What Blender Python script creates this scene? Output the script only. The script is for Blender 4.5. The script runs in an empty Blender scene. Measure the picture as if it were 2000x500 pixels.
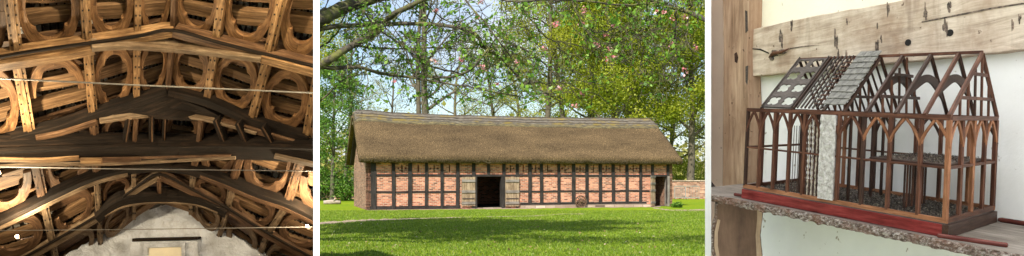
import bpy, bmesh, math, random
import numpy as np
from mathutils import Vector, Matrix, noise
random.seed(7); rng = np.random.default_rng(7)
R = math.radians
sc = bpy.context.scene; C = sc.collection
CAMZ = 1.6; F = 1500.0; HOR = 350.0
def P(px, py, Y): return Vector(((px-1000)/F*Y, Y, CAMZ+(HOR-py)/F*Y))
def G(px, py):                                  # a point on the ground
    return P(px, py, F*CAMZ/(py-HOR))

# ------------------------------------------------------------------ materials
def mat(name):
    m = bpy.data.materials.new(name); m.use_nodes = True
    nt = m.node_tree; b = nt.nodes['Principled BSDF']
    return m, nt, b
def N(nt, t, **k):
    n = nt.nodes.new(t)
    for a, v in k.items():
        if a.startswith('i_'):
            n.inputs[a[2:].replace('_', ' ')].default_value = v
        else: setattr(n, a, v)
    return n
def ramp(nt, fac, stops):
    r = nt.nodes.new('ShaderNodeValToRGB'); el = r.color_ramp.elements
    while len(el) < len(stops): el.new(.5)
    for e, (p, c) in zip(el, stops): e.position = p; e.color = (*c, 1)
    nt.links.new(fac, r.inputs[0]); return r.outputs[0]
def coords(nt, kind='Object', scale=(1,1,1), rot=(0,0,0)):
    t = nt.nodes.new('ShaderNodeTexCoord'); m = nt.nodes.new('ShaderNodeMapping')
    m.inputs['Scale'].default_value = scale; m.inputs['Rotation'].default_value = rot
    nt.links.new(t.outputs[kind], m.inputs[0]); return m.outputs[0]
def noi(nt, vec, scale, detail=5, rough=.6, dist=0):
    n = N(nt, 'ShaderNodeTexNoise'); n.inputs['Scale'].default_value = scale
    n.inputs['Detail'].default_value = detail; n.inputs['Roughness'].default_value = rough
    n.inputs['Distortion'].default_value = dist
    nt.links.new(vec, n.inputs['Vector']); return n.outputs['Fac']
def mixc(nt, fac, a, b, mode='MIX'):
    n = nt.nodes.new('ShaderNodeMix'); n.data_type = 'RGBA'; n.blend_type = mode
    if isinstance(fac, (int, float)): n.inputs[0].default_value = fac
    else: nt.links.new(fac, n.inputs[0])
    for s, v in ((6, a), (7, b)):
        if isinstance(v, tuple): n.inputs[s].default_value = (*v, 1)
        else: nt.links.new(v, n.inputs[s])
    return n.outputs[2]
def bump(nt, b, h, strength=.5, dist=.02):
    n = nt.nodes.new('ShaderNodeBump'); n.inputs['Strength'].default_value = strength
    n.inputs['Distance'].default_value = dist
    nt.links.new(h, n.inputs['Height']); nt.links.new(n.outputs[0], b.inputs['Normal'])
def wood(name, dark, mid, light, along=2.0, across=30.0, rough=.7, blotch=2.5, bs=.4, bd=.01):
    m, nt, b = mat(name)
    v = coords(nt, 'UV', (along, across, 1)); g = noi(nt, v, 1.0, 7, .7, .15)
    o = coords(nt, 'Object'); bl = noi(nt, o, blotch, 4, .6)
    c = ramp(nt, g, [(.25, dark), (.5, mid), (.78, light)])
    c2 = ramp(nt, bl, [(.3, (.45,.42,.4)), (.62, (1,1,1))])
    nt.links.new(mixc(nt, .85, c, c2, 'MULTIPLY'), b.inputs['Base Color'])
    b.inputs['Roughness'].default_value = rough; b.inputs['Specular IOR Level'].default_value = .2; bump(nt, b, g, bs, bd)
    return m
def plain(name, col, rough=.7, var=.25, scale=8, metal=0, bs=.3, bd=.01, kind='Object'):
    m, nt, b = mat(name); o = coords(nt, kind); n = noi(nt, o, scale, 6, .65)
    lo = tuple(c*(1-var) for c in col); hi = tuple(min(1, c*(1+var)) for c in col)
    nt.links.new(ramp(nt, n, [(.3, lo), (.7, hi)]), b.inputs['Base Color'])
    b.inputs['Roughness'].default_value = rough; b.inputs['Metallic'].default_value = metal
    bump(nt, b, n, bs, bd); return m
def leafmat(name, stops, trans=.45, rough=.55, clump=.5):
    m, nt, b = mat(name)
    g = nt.nodes.new('ShaderNodeNewGeometry')
    c = ramp(nt, g.outputs['Random Per Island'], stops)
    o = coords(nt, 'Object'); n = noi(nt, o, clump, 3, .5)
    c2 = ramp(nt, n, [(.35, (.72,.8,.62)), (.65, (1.0,1.0,1.0))])
    col = mixc(nt, .8, c, c2, 'MULTIPLY')
    nt.links.new(col, b.inputs['Base Color']); b.inputs['Roughness'].default_value = rough
    t = nt.nodes.new('ShaderNodeBsdfTranslucent'); nt.links.new(col, t.inputs[0])
    mx = nt.nodes.new('ShaderNodeMixShader'); mx.inputs[0].default_value = trans
    nt.links.new(b.outputs[0], mx.inputs[1]); nt.links.new(t.outputs[0], mx.inputs[2])
    nt.links.new(mx.outputs[0], nt.nodes['Material Output'].inputs[0]); return m
def brickmat(name, axes, c1, c2, mortar, bw=.27, rh=.095, ms=.012, dirt=.5):
    m, nt, b = mat(name)
    t = nt.nodes.new('ShaderNodeTexCoord'); s = nt.nodes.new('ShaderNodeSeparateXYZ'); k = nt.nodes.new('ShaderNodeCombineXYZ')
    nt.links.new(t.outputs['Object'], s.inputs[0])
    nt.links.new(s.outputs[axes[0]], k.inputs[0]); nt.links.new(s.outputs[axes[1]], k.inputs[1])
    wob = nt.nodes.new('ShaderNodeTexNoise'); wob.inputs['Scale'].default_value = 1.3
    nt.links.new(k.outputs[0], wob.inputs['Vector'])
    sub = nt.nodes.new('ShaderNodeVectorMath'); sub.operation = 'MULTIPLY_ADD'
    nt.links.new(wob.outputs['Color'], sub.inputs[0]); sub.inputs[1].default_value = (.03,.03,0)
    nt.links.new(k.outputs[0], sub.inputs[2])
    br = nt.nodes.new('ShaderNodeTexBrick'); nt.links.new(sub.outputs[0], br.inputs['Vector'])
    br.inputs['Scale'].default_value = 1; br.inputs['Brick Width'].default_value = bw
    br.inputs['Row Height'].default_value = rh; br.inputs['Mortar Size'].default_value = ms
    br.inputs['Color1'].default_value = (0,0,0,1); br.inputs['Color2'].default_value = (1,1,1,1); br.inputs['Mortar'].default_value = (.5,.5,.5,1)
    br.inputs['Bias'].default_value = 0
    dk = tuple(c*.42 for c in c1)
    col = ramp(nt, br.outputs['Color'], [(.0, dk), (.22, c1), (.7, c2), (1, tuple(min(1, c*1.35+.03) for c in c2))])
    col = mixc(nt, br.outputs['Fac'], col, mortar)
    n = noi(nt, coords(nt), 1.1, 5, .65)
    d = ramp(nt, n, [(.3, (.55,.5,.46)), (.6, (1,1,1))])
    nt.links.new(mixc(nt, dirt, col, d, 'MULTIPLY'), b.inputs['Base Color'])
    b.inputs['Roughness'].default_value = .9
    inv = nt.nodes.new('ShaderNodeMath'); inv.operation = 'SUBTRACT'; inv.inputs[0].default_value = 1
    nt.links.new(br.outputs['Fac'], inv.inputs[1]); bump(nt, b, inv.outputs[0], .6, .012); return m

# ------------------------------------------------------------------ mesh builder
class MB:
    def __init__(s): s.v = []; s.f = []; s.uv = []; s.split = None; s.m2 = None
    def face(s, pts, uvs):
        i = len(s.v); s.v += [tuple(p) for p in pts]; s.f.append(tuple(range(i, i+len(pts)))); s.uv += list(uvs)
    def loft(s, rings, closed=True, caps=True):
        L = 0; acc = random.random()*9
        n = len(rings[0]); base = len(s.v)
        for r in rings: s.v += [tuple(p) for p in r]
        per = [0]
        for j in range(n): per.append(per[-1]+(Vector(rings[0][(j+1) % n])-Vector(rings[0][j])).length)
        off = random.random()*7
        for i in range(len(rings)-1):
            d = (sum((Vector(p) for p in rings[i+1]), Vector())/n-sum((Vector(p) for p in rings[i]), Vector())/n).length
            for j in range(n if closed else n-1):
                k = (j+1) % n
                s.f.append((base+i*n+j, base+i*n+k, base+(i+1)*n+k, base+(i+1)*n+j))
                s.uv += [(acc, per[j]+off), (acc, per[j+1]+off), (acc+d, per[j+1]+off), (acc+d, per[j]+off)]
            acc += d
        if caps:
            for ring, rev in ((0, True), (len(rings)-1, False)):
                idx = [base+ring*n+j for j in range(n)]
                if rev: idx = idx[::-1]
                s.f.append(tuple(idx)); s.uv += [(acc, off+.01*j) for j in range(n)]
        return s
    def bar(s, a, b, w, h, up=(0,0,1), w2=None, h2=None):
        a = Vector(a); b = Vector(b); t = (b-a).normalized(); up = Vector(up)
        x = t.cross(up)
        if x.length < 1e-4: x = t.cross(Vector((0,1,0)))
        x.normalize(); y = x.cross(t).normalized()
        w2 = w2 or w; h2 = h2 or h
        def r(c, W, H): return [c-x*W/2-y*H/2, c+x*W/2-y*H/2, c+x*W/2+y*H/2, c-x*W/2+y*H/2]
        return s.loft([r(a, w, h), r(b, w2, h2)])
    def tube(s, pts, rad, n=6, caps=True):
        pts = [Vector(p) for p in pts]; rings = []
        if isinstance(rad, (int, float)): rad = [rad]*len(pts)
        ref = Vector((.3,.2,1))
        for i, p in enumerate(pts):
            t = (pts[min(i+1, len(pts)-1)]-pts[max(i-1, 0)]).normalized()
            x = t.cross(ref)
            if x.length < .05: x = t.cross(Vector((1,0,0)))
            x.normalize(); y = t.cross(x)
            rings.append([p+(x*math.cos(2*math.pi*k/n)+y*math.sin(2*math.pi*k/n))*rad[i] for k in range(n)])
        return s.loft(rings, caps=caps)
    def prism(s, pts, ext, uvs=None):
        pts = [Vector(p) for p in pts]; ext = Vector(ext); n = len(pts)
        q = [p+ext for p in pts]
        if uvs is None:
            nn = ext.normalized(); e1 = (pts[1]-pts[0]); e1 = (e1-nn*e1.dot(nn)).normalized(); e2 = nn.cross(e1)
            o = (random.random()*5, random.random()*5); uvs = [(p.dot(e1)+o[0], p.dot(e2)+o[1]) for p in pts]
        i = len(s.v); s.v += [tuple(p) for p in pts+q]
        s.f.append(tuple(range(i, i+n))); s.uv += uvs
        s.f.append(tuple(range(i+2*n-1, i+n-1, -1))); s.uv += uvs[::-1]
        for j in range(n):
            k = (j+1) % n
            s.f.append((i+k, i+j, i+n+j, i+n+k)); l = (pts[k]-pts[j]).length; h = ext.length
            s.uv += [(l, 0), (0, 0), (0, h), (l, h)]
        return s
    def box(s, x0, x1, y0, y1, z0, z1):
        L = (x1-x0, y1-y0, z1-z0); c = Vector(((x0+x1)/2, (y0+y1)/2, (z0+z1)/2))
        k = max(range(3), key=lambda i: L[i])
        if k == 0: return s.bar((x0, c.y, c.z), (x1, c.y, c.z), L[1], L[2])
        if k == 1: return s.bar((c.x, y0, c.z), (c.x, y1, c.z), L[0], L[2])
        return s.bar((c.x, c.y, z0), (c.x, c.y, z1), L[0], L[1], (0,1,0))
    def build(s, name, m, parent=None, smooth=False, clip=None, bevel=0):
        me = bpy.data.meshes.new(name); me.from_pydata(s.v, [], s.f)
        uv = me.uv_layers.new(name='UVMap'); flat = np.array(s.uv, dtype=np.float32).ravel()
        uv.data.foreach_set('uv', flat); me.materials.append(m)
        if s.m2 is not None:
            me.materials.append(s.m2)
            for i in range(s.split, len(s.f)): me.polygons[i].material_index = 1
        bm = bmesh.new(); bm.from_mesh(me)
        bmesh.ops.recalc_face_normals(bm, faces=bm.faces)
        for (pt, no) in (clip or []):            # cut where the member meets a divider
            r = bmesh.ops.bisect_plane(bm, geom=bm.verts[:]+bm.edges[:]+bm.faces[:], plane_co=pt, plane_no=no, clear_outer=True)
            ed = [e for e in r['geom_cut'] if isinstance(e, bmesh.types.BMEdge)]
            try: bmesh.ops.contextual_create(bm, geom=ed)
            except Exception: pass
        bm.to_mesh(me); bm.free()
        if not me.polygons: return None
        o = bpy.data.objects.new(name, me); C.objects.link(o)
        if parent: o.parent = parent
        if smooth: me.polygons.foreach_set('use_smooth', [True]*len(me.polygons))
        if bevel:
            md = o.modifiers.new('Bevel', 'BEVEL'); md.width = bevel; md.segments = 2; md.limit_method = 'ANGLE'
        return o
def empty(name, loc=(0,0,0), rz=0):
    o = bpy.data.objects.new(name, None); C.objects.link(o); o.location = loc; o.rotation_euler.z = rz
    o.empty_display_size = .2; return o
def tag(o, label=None, cat=None, group=None, kind=None):
    if label: o['label'] = label
    if cat: o['category'] = cat
    if group: o['group'] = group
    if kind: o['kind'] = kind
    return o
def leaf_mesh(name, centers, normals_jit, size, aspect, m, parent=None, fold=0):
    """many small leaf faces in one mesh (one crown)"""
    c = np.asarray(centers, dtype=np.float32); n = len(c)
    a = rng.normal(size=(n,3)); a /= np.linalg.norm(a, axis=1)[:,None]
    b = rng.normal(size=(n,3)); b[:,2] += normals_jit; nrm = b/np.linalg.norm(b, axis=1)[:,None]
    a -= nrm*np.sum(a*nrm, axis=1)[:,None]; a /= np.linalg.norm(a, axis=1)[:,None]
    d = np.cross(nrm, a); s = (size*rng.uniform(.6, 1.35, n))[:,None]
    v = np.stack([c-a*s*.5, c-a*s*.1+d*s*aspect*.5+nrm*s*fold, c+a*s*.55, c-a*s*.05-d*s*aspect*.5+nrm*s*fold], axis=1).reshape(-1,3)
    me = bpy.data.meshes.new(name); me.vertices.add(4*n); me.loops.add(4*n); me.polygons.add(n)
    me.vertices.foreach_set('co', v.astype(np.float32).ravel())
    me.loops.foreach_set('vertex_index', np.arange(4*n, dtype=np.int32))
    me.polygons.foreach_set('loop_start', np.arange(0, 4*n, 4, dtype=np.int32))
    me.polygons.foreach_set('loop_total', np.full(n, 4, dtype=np.int32))
    me.update(calc_edges=True); me.materials.append(m)
    o = bpy.data.objects.new(name, me); C.objects.link(o)
    if parent: o.parent = parent
    return o

# ------------------------------------------------------------------ light, sky, camera
SUN = Vector((-.30,-.74,.78)).normalized()
elev = math.asin(SUN.z); az = math.atan2(SUN.x, SUN.y)
w = bpy.data.worlds.new('World'); sc.world = w; w.use_nodes = True
nt = w.node_tree; bg = nt.nodes['Background']
sky = N(nt, 'ShaderNodeTexSky', sky_type='NISHITA', sun_disc=False, sun_elevation=elev, sun_rotation=az)
sky.air_density = 1.0; sky.dust_density = 1.2; sky.ozone_density = 1.5
tc = nt.nodes.new('ShaderNodeTexCoord'); mp = nt.nodes.new('ShaderNodeMapping'); mp.inputs['Scale'].default_value = (1,1,2.6)
nt.links.new(tc.outputs['Generated'], mp.inputs[0])
cn = noi(nt, mp.outputs[0], 3.2, 7, .6, .4)
cf = ramp(nt, cn, [(.42, (0,0,0)), (.66, (.92,.92,.92))])
cc = ramp(nt, noi(nt, mp.outputs[0], 6.5, 5, .6), [(.35, (3.0,3.5,4.4)), (.7, (5.2,5.5,6.1))])
nt.links.new(mixc(nt, cf, sky.outputs[0], cc), bg.inputs[0]); bg.inputs[1].default_value = .13
sl = bpy.data.lights.new('sun', 'SUN'); sl.energy = 5.0; sl.angle = R(.53); sl.color = (1,.95,.87)
so = bpy.data.objects.new('sun', sl); C.objects.link(so); so.rotation_euler = SUN.to_track_quat('Z', 'Y').to_euler()
cam = bpy.data.cameras.new('camera'); cam.sensor_width = 36; cam.lens = 27; cam.shift_y = .05
cam.clip_start = .05; cam.clip_end = 3000
co = bpy.data.objects.new('camera', cam); C.objects.link(co); co.location = (0,0,CAMZ); co.rotation_euler = (R(90),0,0); sc.camera = co
sc.view_settings.view_transform = 'Standard'; sc.view_settings.look = 'None'; sc.view_settings.exposure = .65; sc.view_settings.gamma = 1
sc.render.engine = 'CYCLES'
sc.cycles.max_bounces = 8; sc.cycles.diffuse_bounces = 5; sc.cycles.transparent_max_bounces = 8

# ------------------------------------------------------------------ ground
m_grass, nt, b = mat('grass_ground')
o_ = coords(nt, 'Object')
fine = noi(nt, o_, 9, 8, .75); big = noi(nt, o_, .22, 4, .6); med = noi(nt, o_, 1.6, 6, .7)
c = ramp(nt, fine, [(.3, (.09,.14,.006)), (.5, (.175,.26,.010)), (.72, (.29,.36,.02))])
c2 = ramp(nt, big, [(.35, (.85,.95,.8)), (.65, (1.25,1.06,1.0))])
c = mixc(nt, .8, c, c2, 'MULTIPLY')
c3 = ramp(nt, med, [(.28, (.62,.75,.6)), (.55, (1,1,1))])
c = mixc(nt, .7, c, c3, 'MULTIPLY')
nt.links.new(c, b.inputs['Base Color']); b.inputs['Roughness'].default_value = .95; b.inputs['Specular IOR Level'].default_value = .1; bump(nt, b, fine, 1, .05)
gm = MB(); gm.face([(-900,-60,0), (900,-60,0), (900,1500,0), (-900,1500,0)], [(0,0)]*4)
tag(gm.build('ground', m_grass), kind='structure')
m_dirt = plain('bare_earth', (.30,.22,.145), .95, .35, 5, bd=.03)
def ground_patch(name, pts, z, m):
    mb = MB(); q = []
    for i, (px, py) in enumerate(pts):
        a = G(px, py); a.z = z; q.append(a)
    mb.face(q, [(0,0)]*len(q)); return tag(mb.build(name, m), kind='structure')
def ragged(line, wpx, seed):
    r_ = random.Random(seed); up = []; lo = []
    n = 40
    for i in range(n+1):
        t = i/n*(len(line)-1); k = min(int(t), len(line)-2); f = t-k
        x = line[k][0]*(1-f)+line[k+1][0]*f; y = line[k][1]*(1-f)+line[k+1][1]*f
        wd = (wpx[0]*(1-i/n)+wpx[1]*i/n)*.5*(1+r_.uniform(-.6,.6))
        up.append((x, y-wd)); lo.append((x, y+wd))
    return up+lo[::-1]
ground_patch('dirt_path', ragged([(600,438), (700,431), (780,428), (920,424)], (5,1.2), 1), .004, m_dirt)
ground_patch('dirt_path', ragged([(950,423.5), (1040,422), (1100,418), (1140,418)], (1,1.2), 2), .004, m_dirt)
ground_patch('dirt_path', ragged([(1275,406), (1310,411), (1350,411), (1400,410)], (1.5,3.5), 3), .004, m_dirt)
ground_patch('dirt_path', ragged([(716,410.5), (860,408.4), (1013,407.4)], (1.5,1.5), 4), .004, m_dirt)
ground_patch('dirt_path', ragged([(1013,407), (1100,405.5), (1290,403.5)], (2,1.6), 5), .004, m_dirt)

# grass blades over the nearer lawn
m_blade = leafmat('grass_blade', [(.0, (.08,.14,.006)), (.45, (.18,.275,.010)), (.85, (.29,.39,.02)), (1, (.40,.34,.12))], .35, clump=.8)
def blades(name, n, ya, yb, h, wd):
    Y = ya+(yb-ya)*rng.uniform(0, 1, n)**1.1
    X = Y*rng.uniform(-.26, .262, n)
    qx = 1000+F*X/Y; qy = HOR+F*CAMZ/Y
    line = np.interp(qx, [600,700,780,920,950,1040,1100,1140], [438,431,428,424,423.5,422,418,418]); wl = np.interp(qx, [600,700,800,900,950,1140], [3.0,2.4,1.6,.5,.7,.5])
    bare = (np.abs(qy-line) < wl*rng.uniform(.5,1.2,n)) & (qx < 1145)
    X = X[~bare]; Y = Y[~bare]; n = len(X)
    ang = rng.uniform(0, 2*math.pi, n); hh = h*rng.uniform(.4, 1.3, n); ww = wd*rng.uniform(.6, 1.4, n)
    lx = rng.normal(0, .45, n)*hh; ly = rng.normal(0, .45, n)*hh
    dx = np.cos(ang)*ww/2; dy = np.sin(ang)*ww/2; z0 = np.zeros(n)
    v = np.stack([np.stack([X-dx, Y-dy, z0], 1), np.stack([X+dx, Y+dy, z0], 1), np.stack([X+lx, Y+ly, hh], 1)], 1).reshape(-1,3)
    me = bpy.data.meshes.new(name); me.vertices.add(3*n); me.loops.add(3*n); me.polygons.add(n)
    me.vertices.foreach_set('co', v.astype(np.float32).ravel()); me.loops.foreach_set('vertex_index', np.arange(3*n, dtype=np.int32))
    me.polygons.foreach_set('loop_start', np.arange(0, 3*n, 3, dtype=np.int32)); me.polygons.foreach_set('loop_total', np.full(n, 3, dtype=np.int32))
    me.update(calc_edges=True); me.materials.append(m_blade)
    o = bpy.data.objects.new(name, me); C.objects.link(o)
    return tag(o, 'short bright green lawn grass in front of the barn', 'grass', kind='stuff')
blades('grass', 150000, 15.5, 39.3, .048, .02)

nf = 260; fy = rng.uniform(16, 30, nf); fx = fy*rng.uniform(-.24, .24, nf)
m_fl0 = leafmat('dry_leaf', [(0,(.12,.07,.03)), (.5,(.30,.19,.09)), (1,(.5,.42,.3))], .1, .9)
tag(leaf_mesh('fallen_leaves', np.stack([fx, fy, np.full(nf, .06)], 1), 3.0, .07, .7, m_fl0), 'scattered dry brown leaves lying over the lawn', 'fallen leaves', kind='stuff')
# ------------------------------------------------------------------ the barn
A0 = G(715,410); A1 = G(1313,403); A0.z = A1.z = 0
dvec = (A1-A0); L = dvec.length; d = dvec.normalized(); W = 6.4
barn = empty('thatched_barn', A0, math.atan2(d.y, d.x))
tag(barn, 'long low timber-framed red brick barn with brown thatched roof standing behind the lawn', 'barn')
def bx(px):                                      # photo column -> metres along the barn front
    k = (px-1000)/F; return (k*A0.y-A0.x)/(d.x-k*d.y)
def bz(px, py):
    x = bx(px); Y = A0.y+d.y*x; return CAMZ+(HOR-py)/F*Y
m_bf = brickmat('brick_front', (0,2), (.33,.10,.052), (.56,.205,.11), (.46,.355,.26), .23, .085, .012, .5)
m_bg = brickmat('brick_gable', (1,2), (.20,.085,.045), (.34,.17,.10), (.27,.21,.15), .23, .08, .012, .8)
m_tim = wood('dark_barn_timber', (.012,.011,.01), (.035,.03,.027), (.10,.085,.07), 2, 26, .8)
m_old = wood('weathered_door_wood', (.14,.09,.05), (.33,.24,.15), (.55,.43,.30), 1.5, 14, .85)
m_iron = plain('rusty_iron', (.045,.03,.025), .6, .4, 20)
m_stone = brickmat('stone_plinth', (0,2), (.30,.22,.15), (.45,.36,.27), (.25,.19,.14), .6, .16, .02, .5)
H = 2.62; RZ = 5.42; T = .28
xs_big = (bx(929), bx(981)); xs_sm = (bx(1279), bx(1303)); zd = bz(950,343.5)
def panel_holes():
    """front wall built of pieces round the two doorways and the ventilation slots"""
    mb = MB(); y0, y1 = 0, T
    holes = []
    for (px0, kind) in ((785,'cross'),(817,'slot'),(848,'cross'),(878,'slot'),(997,'cross'),(1022,'slot'),(1046,'cross'),(1074,'ell'),(1104,'dots'),(1133,'cross'),(1159,'slot'),(1184,'cross'),(1211,'slot'),(1237,'cross'),(1262,'slot')):
        x = bx(px0); z = bz(px0, 329)
        if kind in ('cross', 'dots'):
            for (a, c_) in ((0,.13), (0,-.13), (-.19,0), (.19,0)): holes.append((x+a-.045, x+a+.045, z+c_-.05, z+c_+.05))
            if kind == 'cross': holes.append((x-.05, x+.05, z-.05, z+.05))
        elif kind == 'slot': holes.append((x-.035, x+.035, z-.2, z+.2))
        else: holes.append((x-.16, x-.09, z-.18, z+.2)); holes.append((x-.085, x+.16, z-.18, z-.10))
    doors = [(xs_big[0], xs_big[1], -1, zd), (xs_sm[0], xs_sm[1], -1, zd-.03)]
    allh = holes+doors
    xs = sorted({0, L, *[h[0] for h in allh], *[h[1] for h in allh]})
    for a, b_ in zip(xs[:-1], xs[1:]):
        xm = (a+b_)/2; cuts = sorted([(h[2], h[3]) for h in allh if h[0] < xm < h[1]]); z = 0
        for (h0, h1) in cuts+[(H, H)]:
            if h0 > z+1e-4:
                mb.face([(a,y0,z), (b_,y0,z), (b_,y0,h0), (a,y0,h0)], [(0,0)]*4)
                mb.face([(a,y1,z), (b_,y1,z), (b_,y1,h0), (a,y1,h0)], [(0,0)]*4)
            z = max(z, h1)
    for h in allh:
        for q in ([(h[0],y0,h[2]), (h[0],y1,h[2]), (h[0],y1,h[3]), (h[0],y0,h[3])], [(h[1],y0,h[2]), (h[1],y1,h[2]), (h[1],y1,h[3]), (h[1],y0,h[3])],
                  [(h[0],y0,h[3]), (h[1],y0,h[3]), (h[1],y1,h[3]), (h[0],y1,h[3])], [(h[0],y0,h[2]), (h[1],y0,h[2]), (h[1],y1,h[2]), (h[0],y1,h[2])]):
            mb.face(q, [(0,0)]*4)
    return mb
panel_holes().build('front_wall', m_bf, barn)
def gable(x0, x1):
    s = MB(); prof = [(0,0), (W,0), (W,H), (W/2,RZ-.25), (0,H)]
    s.prism([(x0, y, z) for y, z in prof], (x1-x0,0,0)); return s
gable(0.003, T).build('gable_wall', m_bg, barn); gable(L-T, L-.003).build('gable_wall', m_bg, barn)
s = MB(); s.box(T+.01, L-T-.01, W-T, W, 0, H); s.build('rear_wall', m_bf, barn)
m_in = plain('barn_floor', (.06,.05,.04), .95, .3, 3)
s = MB(); s.box(T+.01, L-T-.01, T+.01, W-T-.01, -.02, .03); s.build('floor', m_in, barn)
# brick cross wall inside the small doorway
s = MB(); s.box(xs_sm[0]-1.2, L-T-.01, 1.6, 1.8, 0.031, H-.1); s.build('inner_wall', m_bf, barn)
# plinth on the right part
s = MB(); s.box(bx(1016), xs_sm[0]-.3, -.1, -.003, 0, .17); s.build('plinth', m_stone, barn)
# timber frame
pr = -.035
postpx = [729,768,801,833,863,894,925,984,1010,1035,1057,1091,1120,1146,1172,1197,1224,1251,1274,1304]
for i, px in enumerate(postpx):
    x = bx(px); wd = random.uniform(.15,.2); wd = .27 if i == 0 else wd
    s = MB(); lo = .03 if px < 1014 else .17; lean = random.uniform(-.025,.025)
    s.bar((x+lean, pr+.02, lo), (x, pr+.02, H-.02), wd, .11, (0,1,0)); s.build('post', m_tim, barn)
s = MB(); s.bar((bx(954), pr+.03, zd+.1), (bx(954), pr+.03, H-.02), .16, .10, (0,1,0)); s.build('post', m_tim, barn)
def rail(px0, px1, py, h, dz=0):
    a = bx(px0); b_ = bx(px1); s = MB(); n = 7; rings = []
    for i in range(n+1):
        x = a+(b_-a)*i/n; z = dz + .012*math.sin(i*2.1+a)
        rings.append([(x, pr+.004, z-h/2), (x, .02, z-h/2), (x, .02, z+h/2), (x, pr+.004, z+h/2)])
    s.loft(rings); s.build('rail', m_tim, barn)
z1 = bz(800,343.5); z2 = bz(800,375)
rail(722, 1316-12, 0, .12, z1+.03)
rail(722, 897, 0, .10, z2); rail(1014, 1268, 0, .10, z2+.0)
rail(722, 899, 0, .17, .10); rail(1016, 1262, 0, .13, .24)
s = MB(); s.box(bx(722), L-.12, pr-.01, .02, H-.13, H-.0); s.build('wall_plate', m_tim, barn)
# big doors, folded back against the wall
def plank_door(x0, x1, z0, z1, y, n, parent=barn, ledges=(.12,.5,.86), angle=None):
    t = MB(); r_ = random.Random(int(x0*100)); w_ = (x1-x0)/n
    for i in range(n):
        t.box(x0+i*w_+.006, x0+(i+1)*w_-.006, y-.035, y, z0+r_.uniform(0,.03), z1-r_.uniform(0,.04))
    o = t.build('door', m_old, parent)
    for f in ledges:
        q = MB(); zz = z0+(z1-z0)*f; q.box(x0+.01, x1-.01, y-.075, y-.038, zz-.07, zz+.07); q.build('ledge', m_led, o)
    for f in (.2,.8):
        q = MB(); zz = z0+(z1-z0)*f+.11; q.box(x0+.05, x1-.05, y-.062, y-.038, zz-.025, zz+.025); q.build('hinge', m_iron, o)
    return o
m_led = wood('greyed_ledge_wood', (.10,.085,.07), (.24,.21,.18), (.40,.36,.31), 1.5, 14, .85)
plank_door(bx(900.5), bx(927.5), .12, zd-.04, -.07, 5)
plank_door(bx(986), bx(1013), .10, zd-.04, -.07, 5)
for a_ in (929, 981):
    s = MB(); x = bx(a_); s.box(x-.06, x+.06, -.09, T, .02, zd); s.build('door_jamb', m_tim, barn)
s = MB(); s.box(xs_big[0]-.2, xs_big[1]+.2, -.06, -.0, .0, .05); s.build('threshold', m_stone, barn)
# small door standing ajar at the right
h_ = empty('small_door_hinge')
bpy.data.objects.remove(h_)
t = MB(); x0 = bx(1265); x1 = bx(1278)
for i in range(4):
    a = x0+(x1-x0)*i/4; t.bar((a+.05, -.36+.085*i, .06), (a+.05, -.36+.085*i, zd-.05), .10, .035, (0,1,0))
dsm = t.build('door', m_old, barn)
for zz in (.25,.95,1.35,1.75):
    q = MB(); q.bar((x0, -.42, zz), (x1+.02, -.09, zz), .05, .12); q.build('ledge', m_led, dsm)
s = MB(); s.box(bx(1303)-.02, bx(1303)+.12, -.09, T, .02, zd+.0); s.build('door_jamb', m_led, barn)
# thatched roof: a thick slab over each slope, softly uneven
m_th, nt, b = mat('thatch')
o_ = coords(nt, 'Object', (9,9,3.2)); n1 = noi(nt, o_, 2.6, 9, .8, .3); n2 = noi(nt, coords(nt, 'Object', (.35,1,1.2)), 1.0, 6, .65); n3 = noi(nt, coords(nt,'Object',(16,3,3)), 2.2, 6, .75)
c = ramp(nt, n1, [(.34, (.022,.015,.008)), (.5, (.13,.092,.048)), (.66, (.40,.29,.16))])
c = mixc(nt, .75, c, ramp(nt, n2, [(.36, (.55,.50,.45)), (.62, (1.1,1.02,.92))]), 'MULTIPLY')
c = mixc(nt, .55, c, ramp(nt, n3, [(.3, (.5,.48,.45)), (.6, (1,1,1))]), 'MULTIPLY')
nt.links.new(c, b.inputs['Base Color']); b.inputs['Roughness'].default_value = .95; b.inputs['Specular IOR Level'].default_value = .15; bump(nt, b, n1, 1, .07)
m_rg, nt, b = mat('thatch_ridge')
n1 = noi(nt, coords(nt, 'Object', (1.2,9,9)), 3.0, 8, .75); n2 = noi(nt, coords(nt, 'Object', (.8,1.5,3.5)), 1.0, 6, .7)
c = ramp(nt, n1, [(.34, (.035,.03,.023)), (.52, (.13,.11,.082)), (.68, (.30,.265,.20))])
c = mixc(nt, ramp(nt, n2, [(.52, (0,0,0)), (.60, (.9,.9,.9))]), c, (.21,.15,.03))
nt.links.new(c, b.inputs['Base Color']); b.inputs['Roughness'].default_value = .95; bump(nt, b, n1, 1, .05)
m_moss, nt, b = mat('thatch_moss')
n1 = noi(nt, coords(nt, 'Object', (1.5,6,6)), 2.2, 7, .7)
c = ramp(nt, n1, [(.38, (.04,.032,.022)), (.54, (.13,.105,.05)), (.68, (.25,.185,.05))])
nt.links.new(c, b.inputs['Base Color']); b.inputs['Roughness'].default_value = .95; bump(nt, b, n1, 1, .05)
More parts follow.
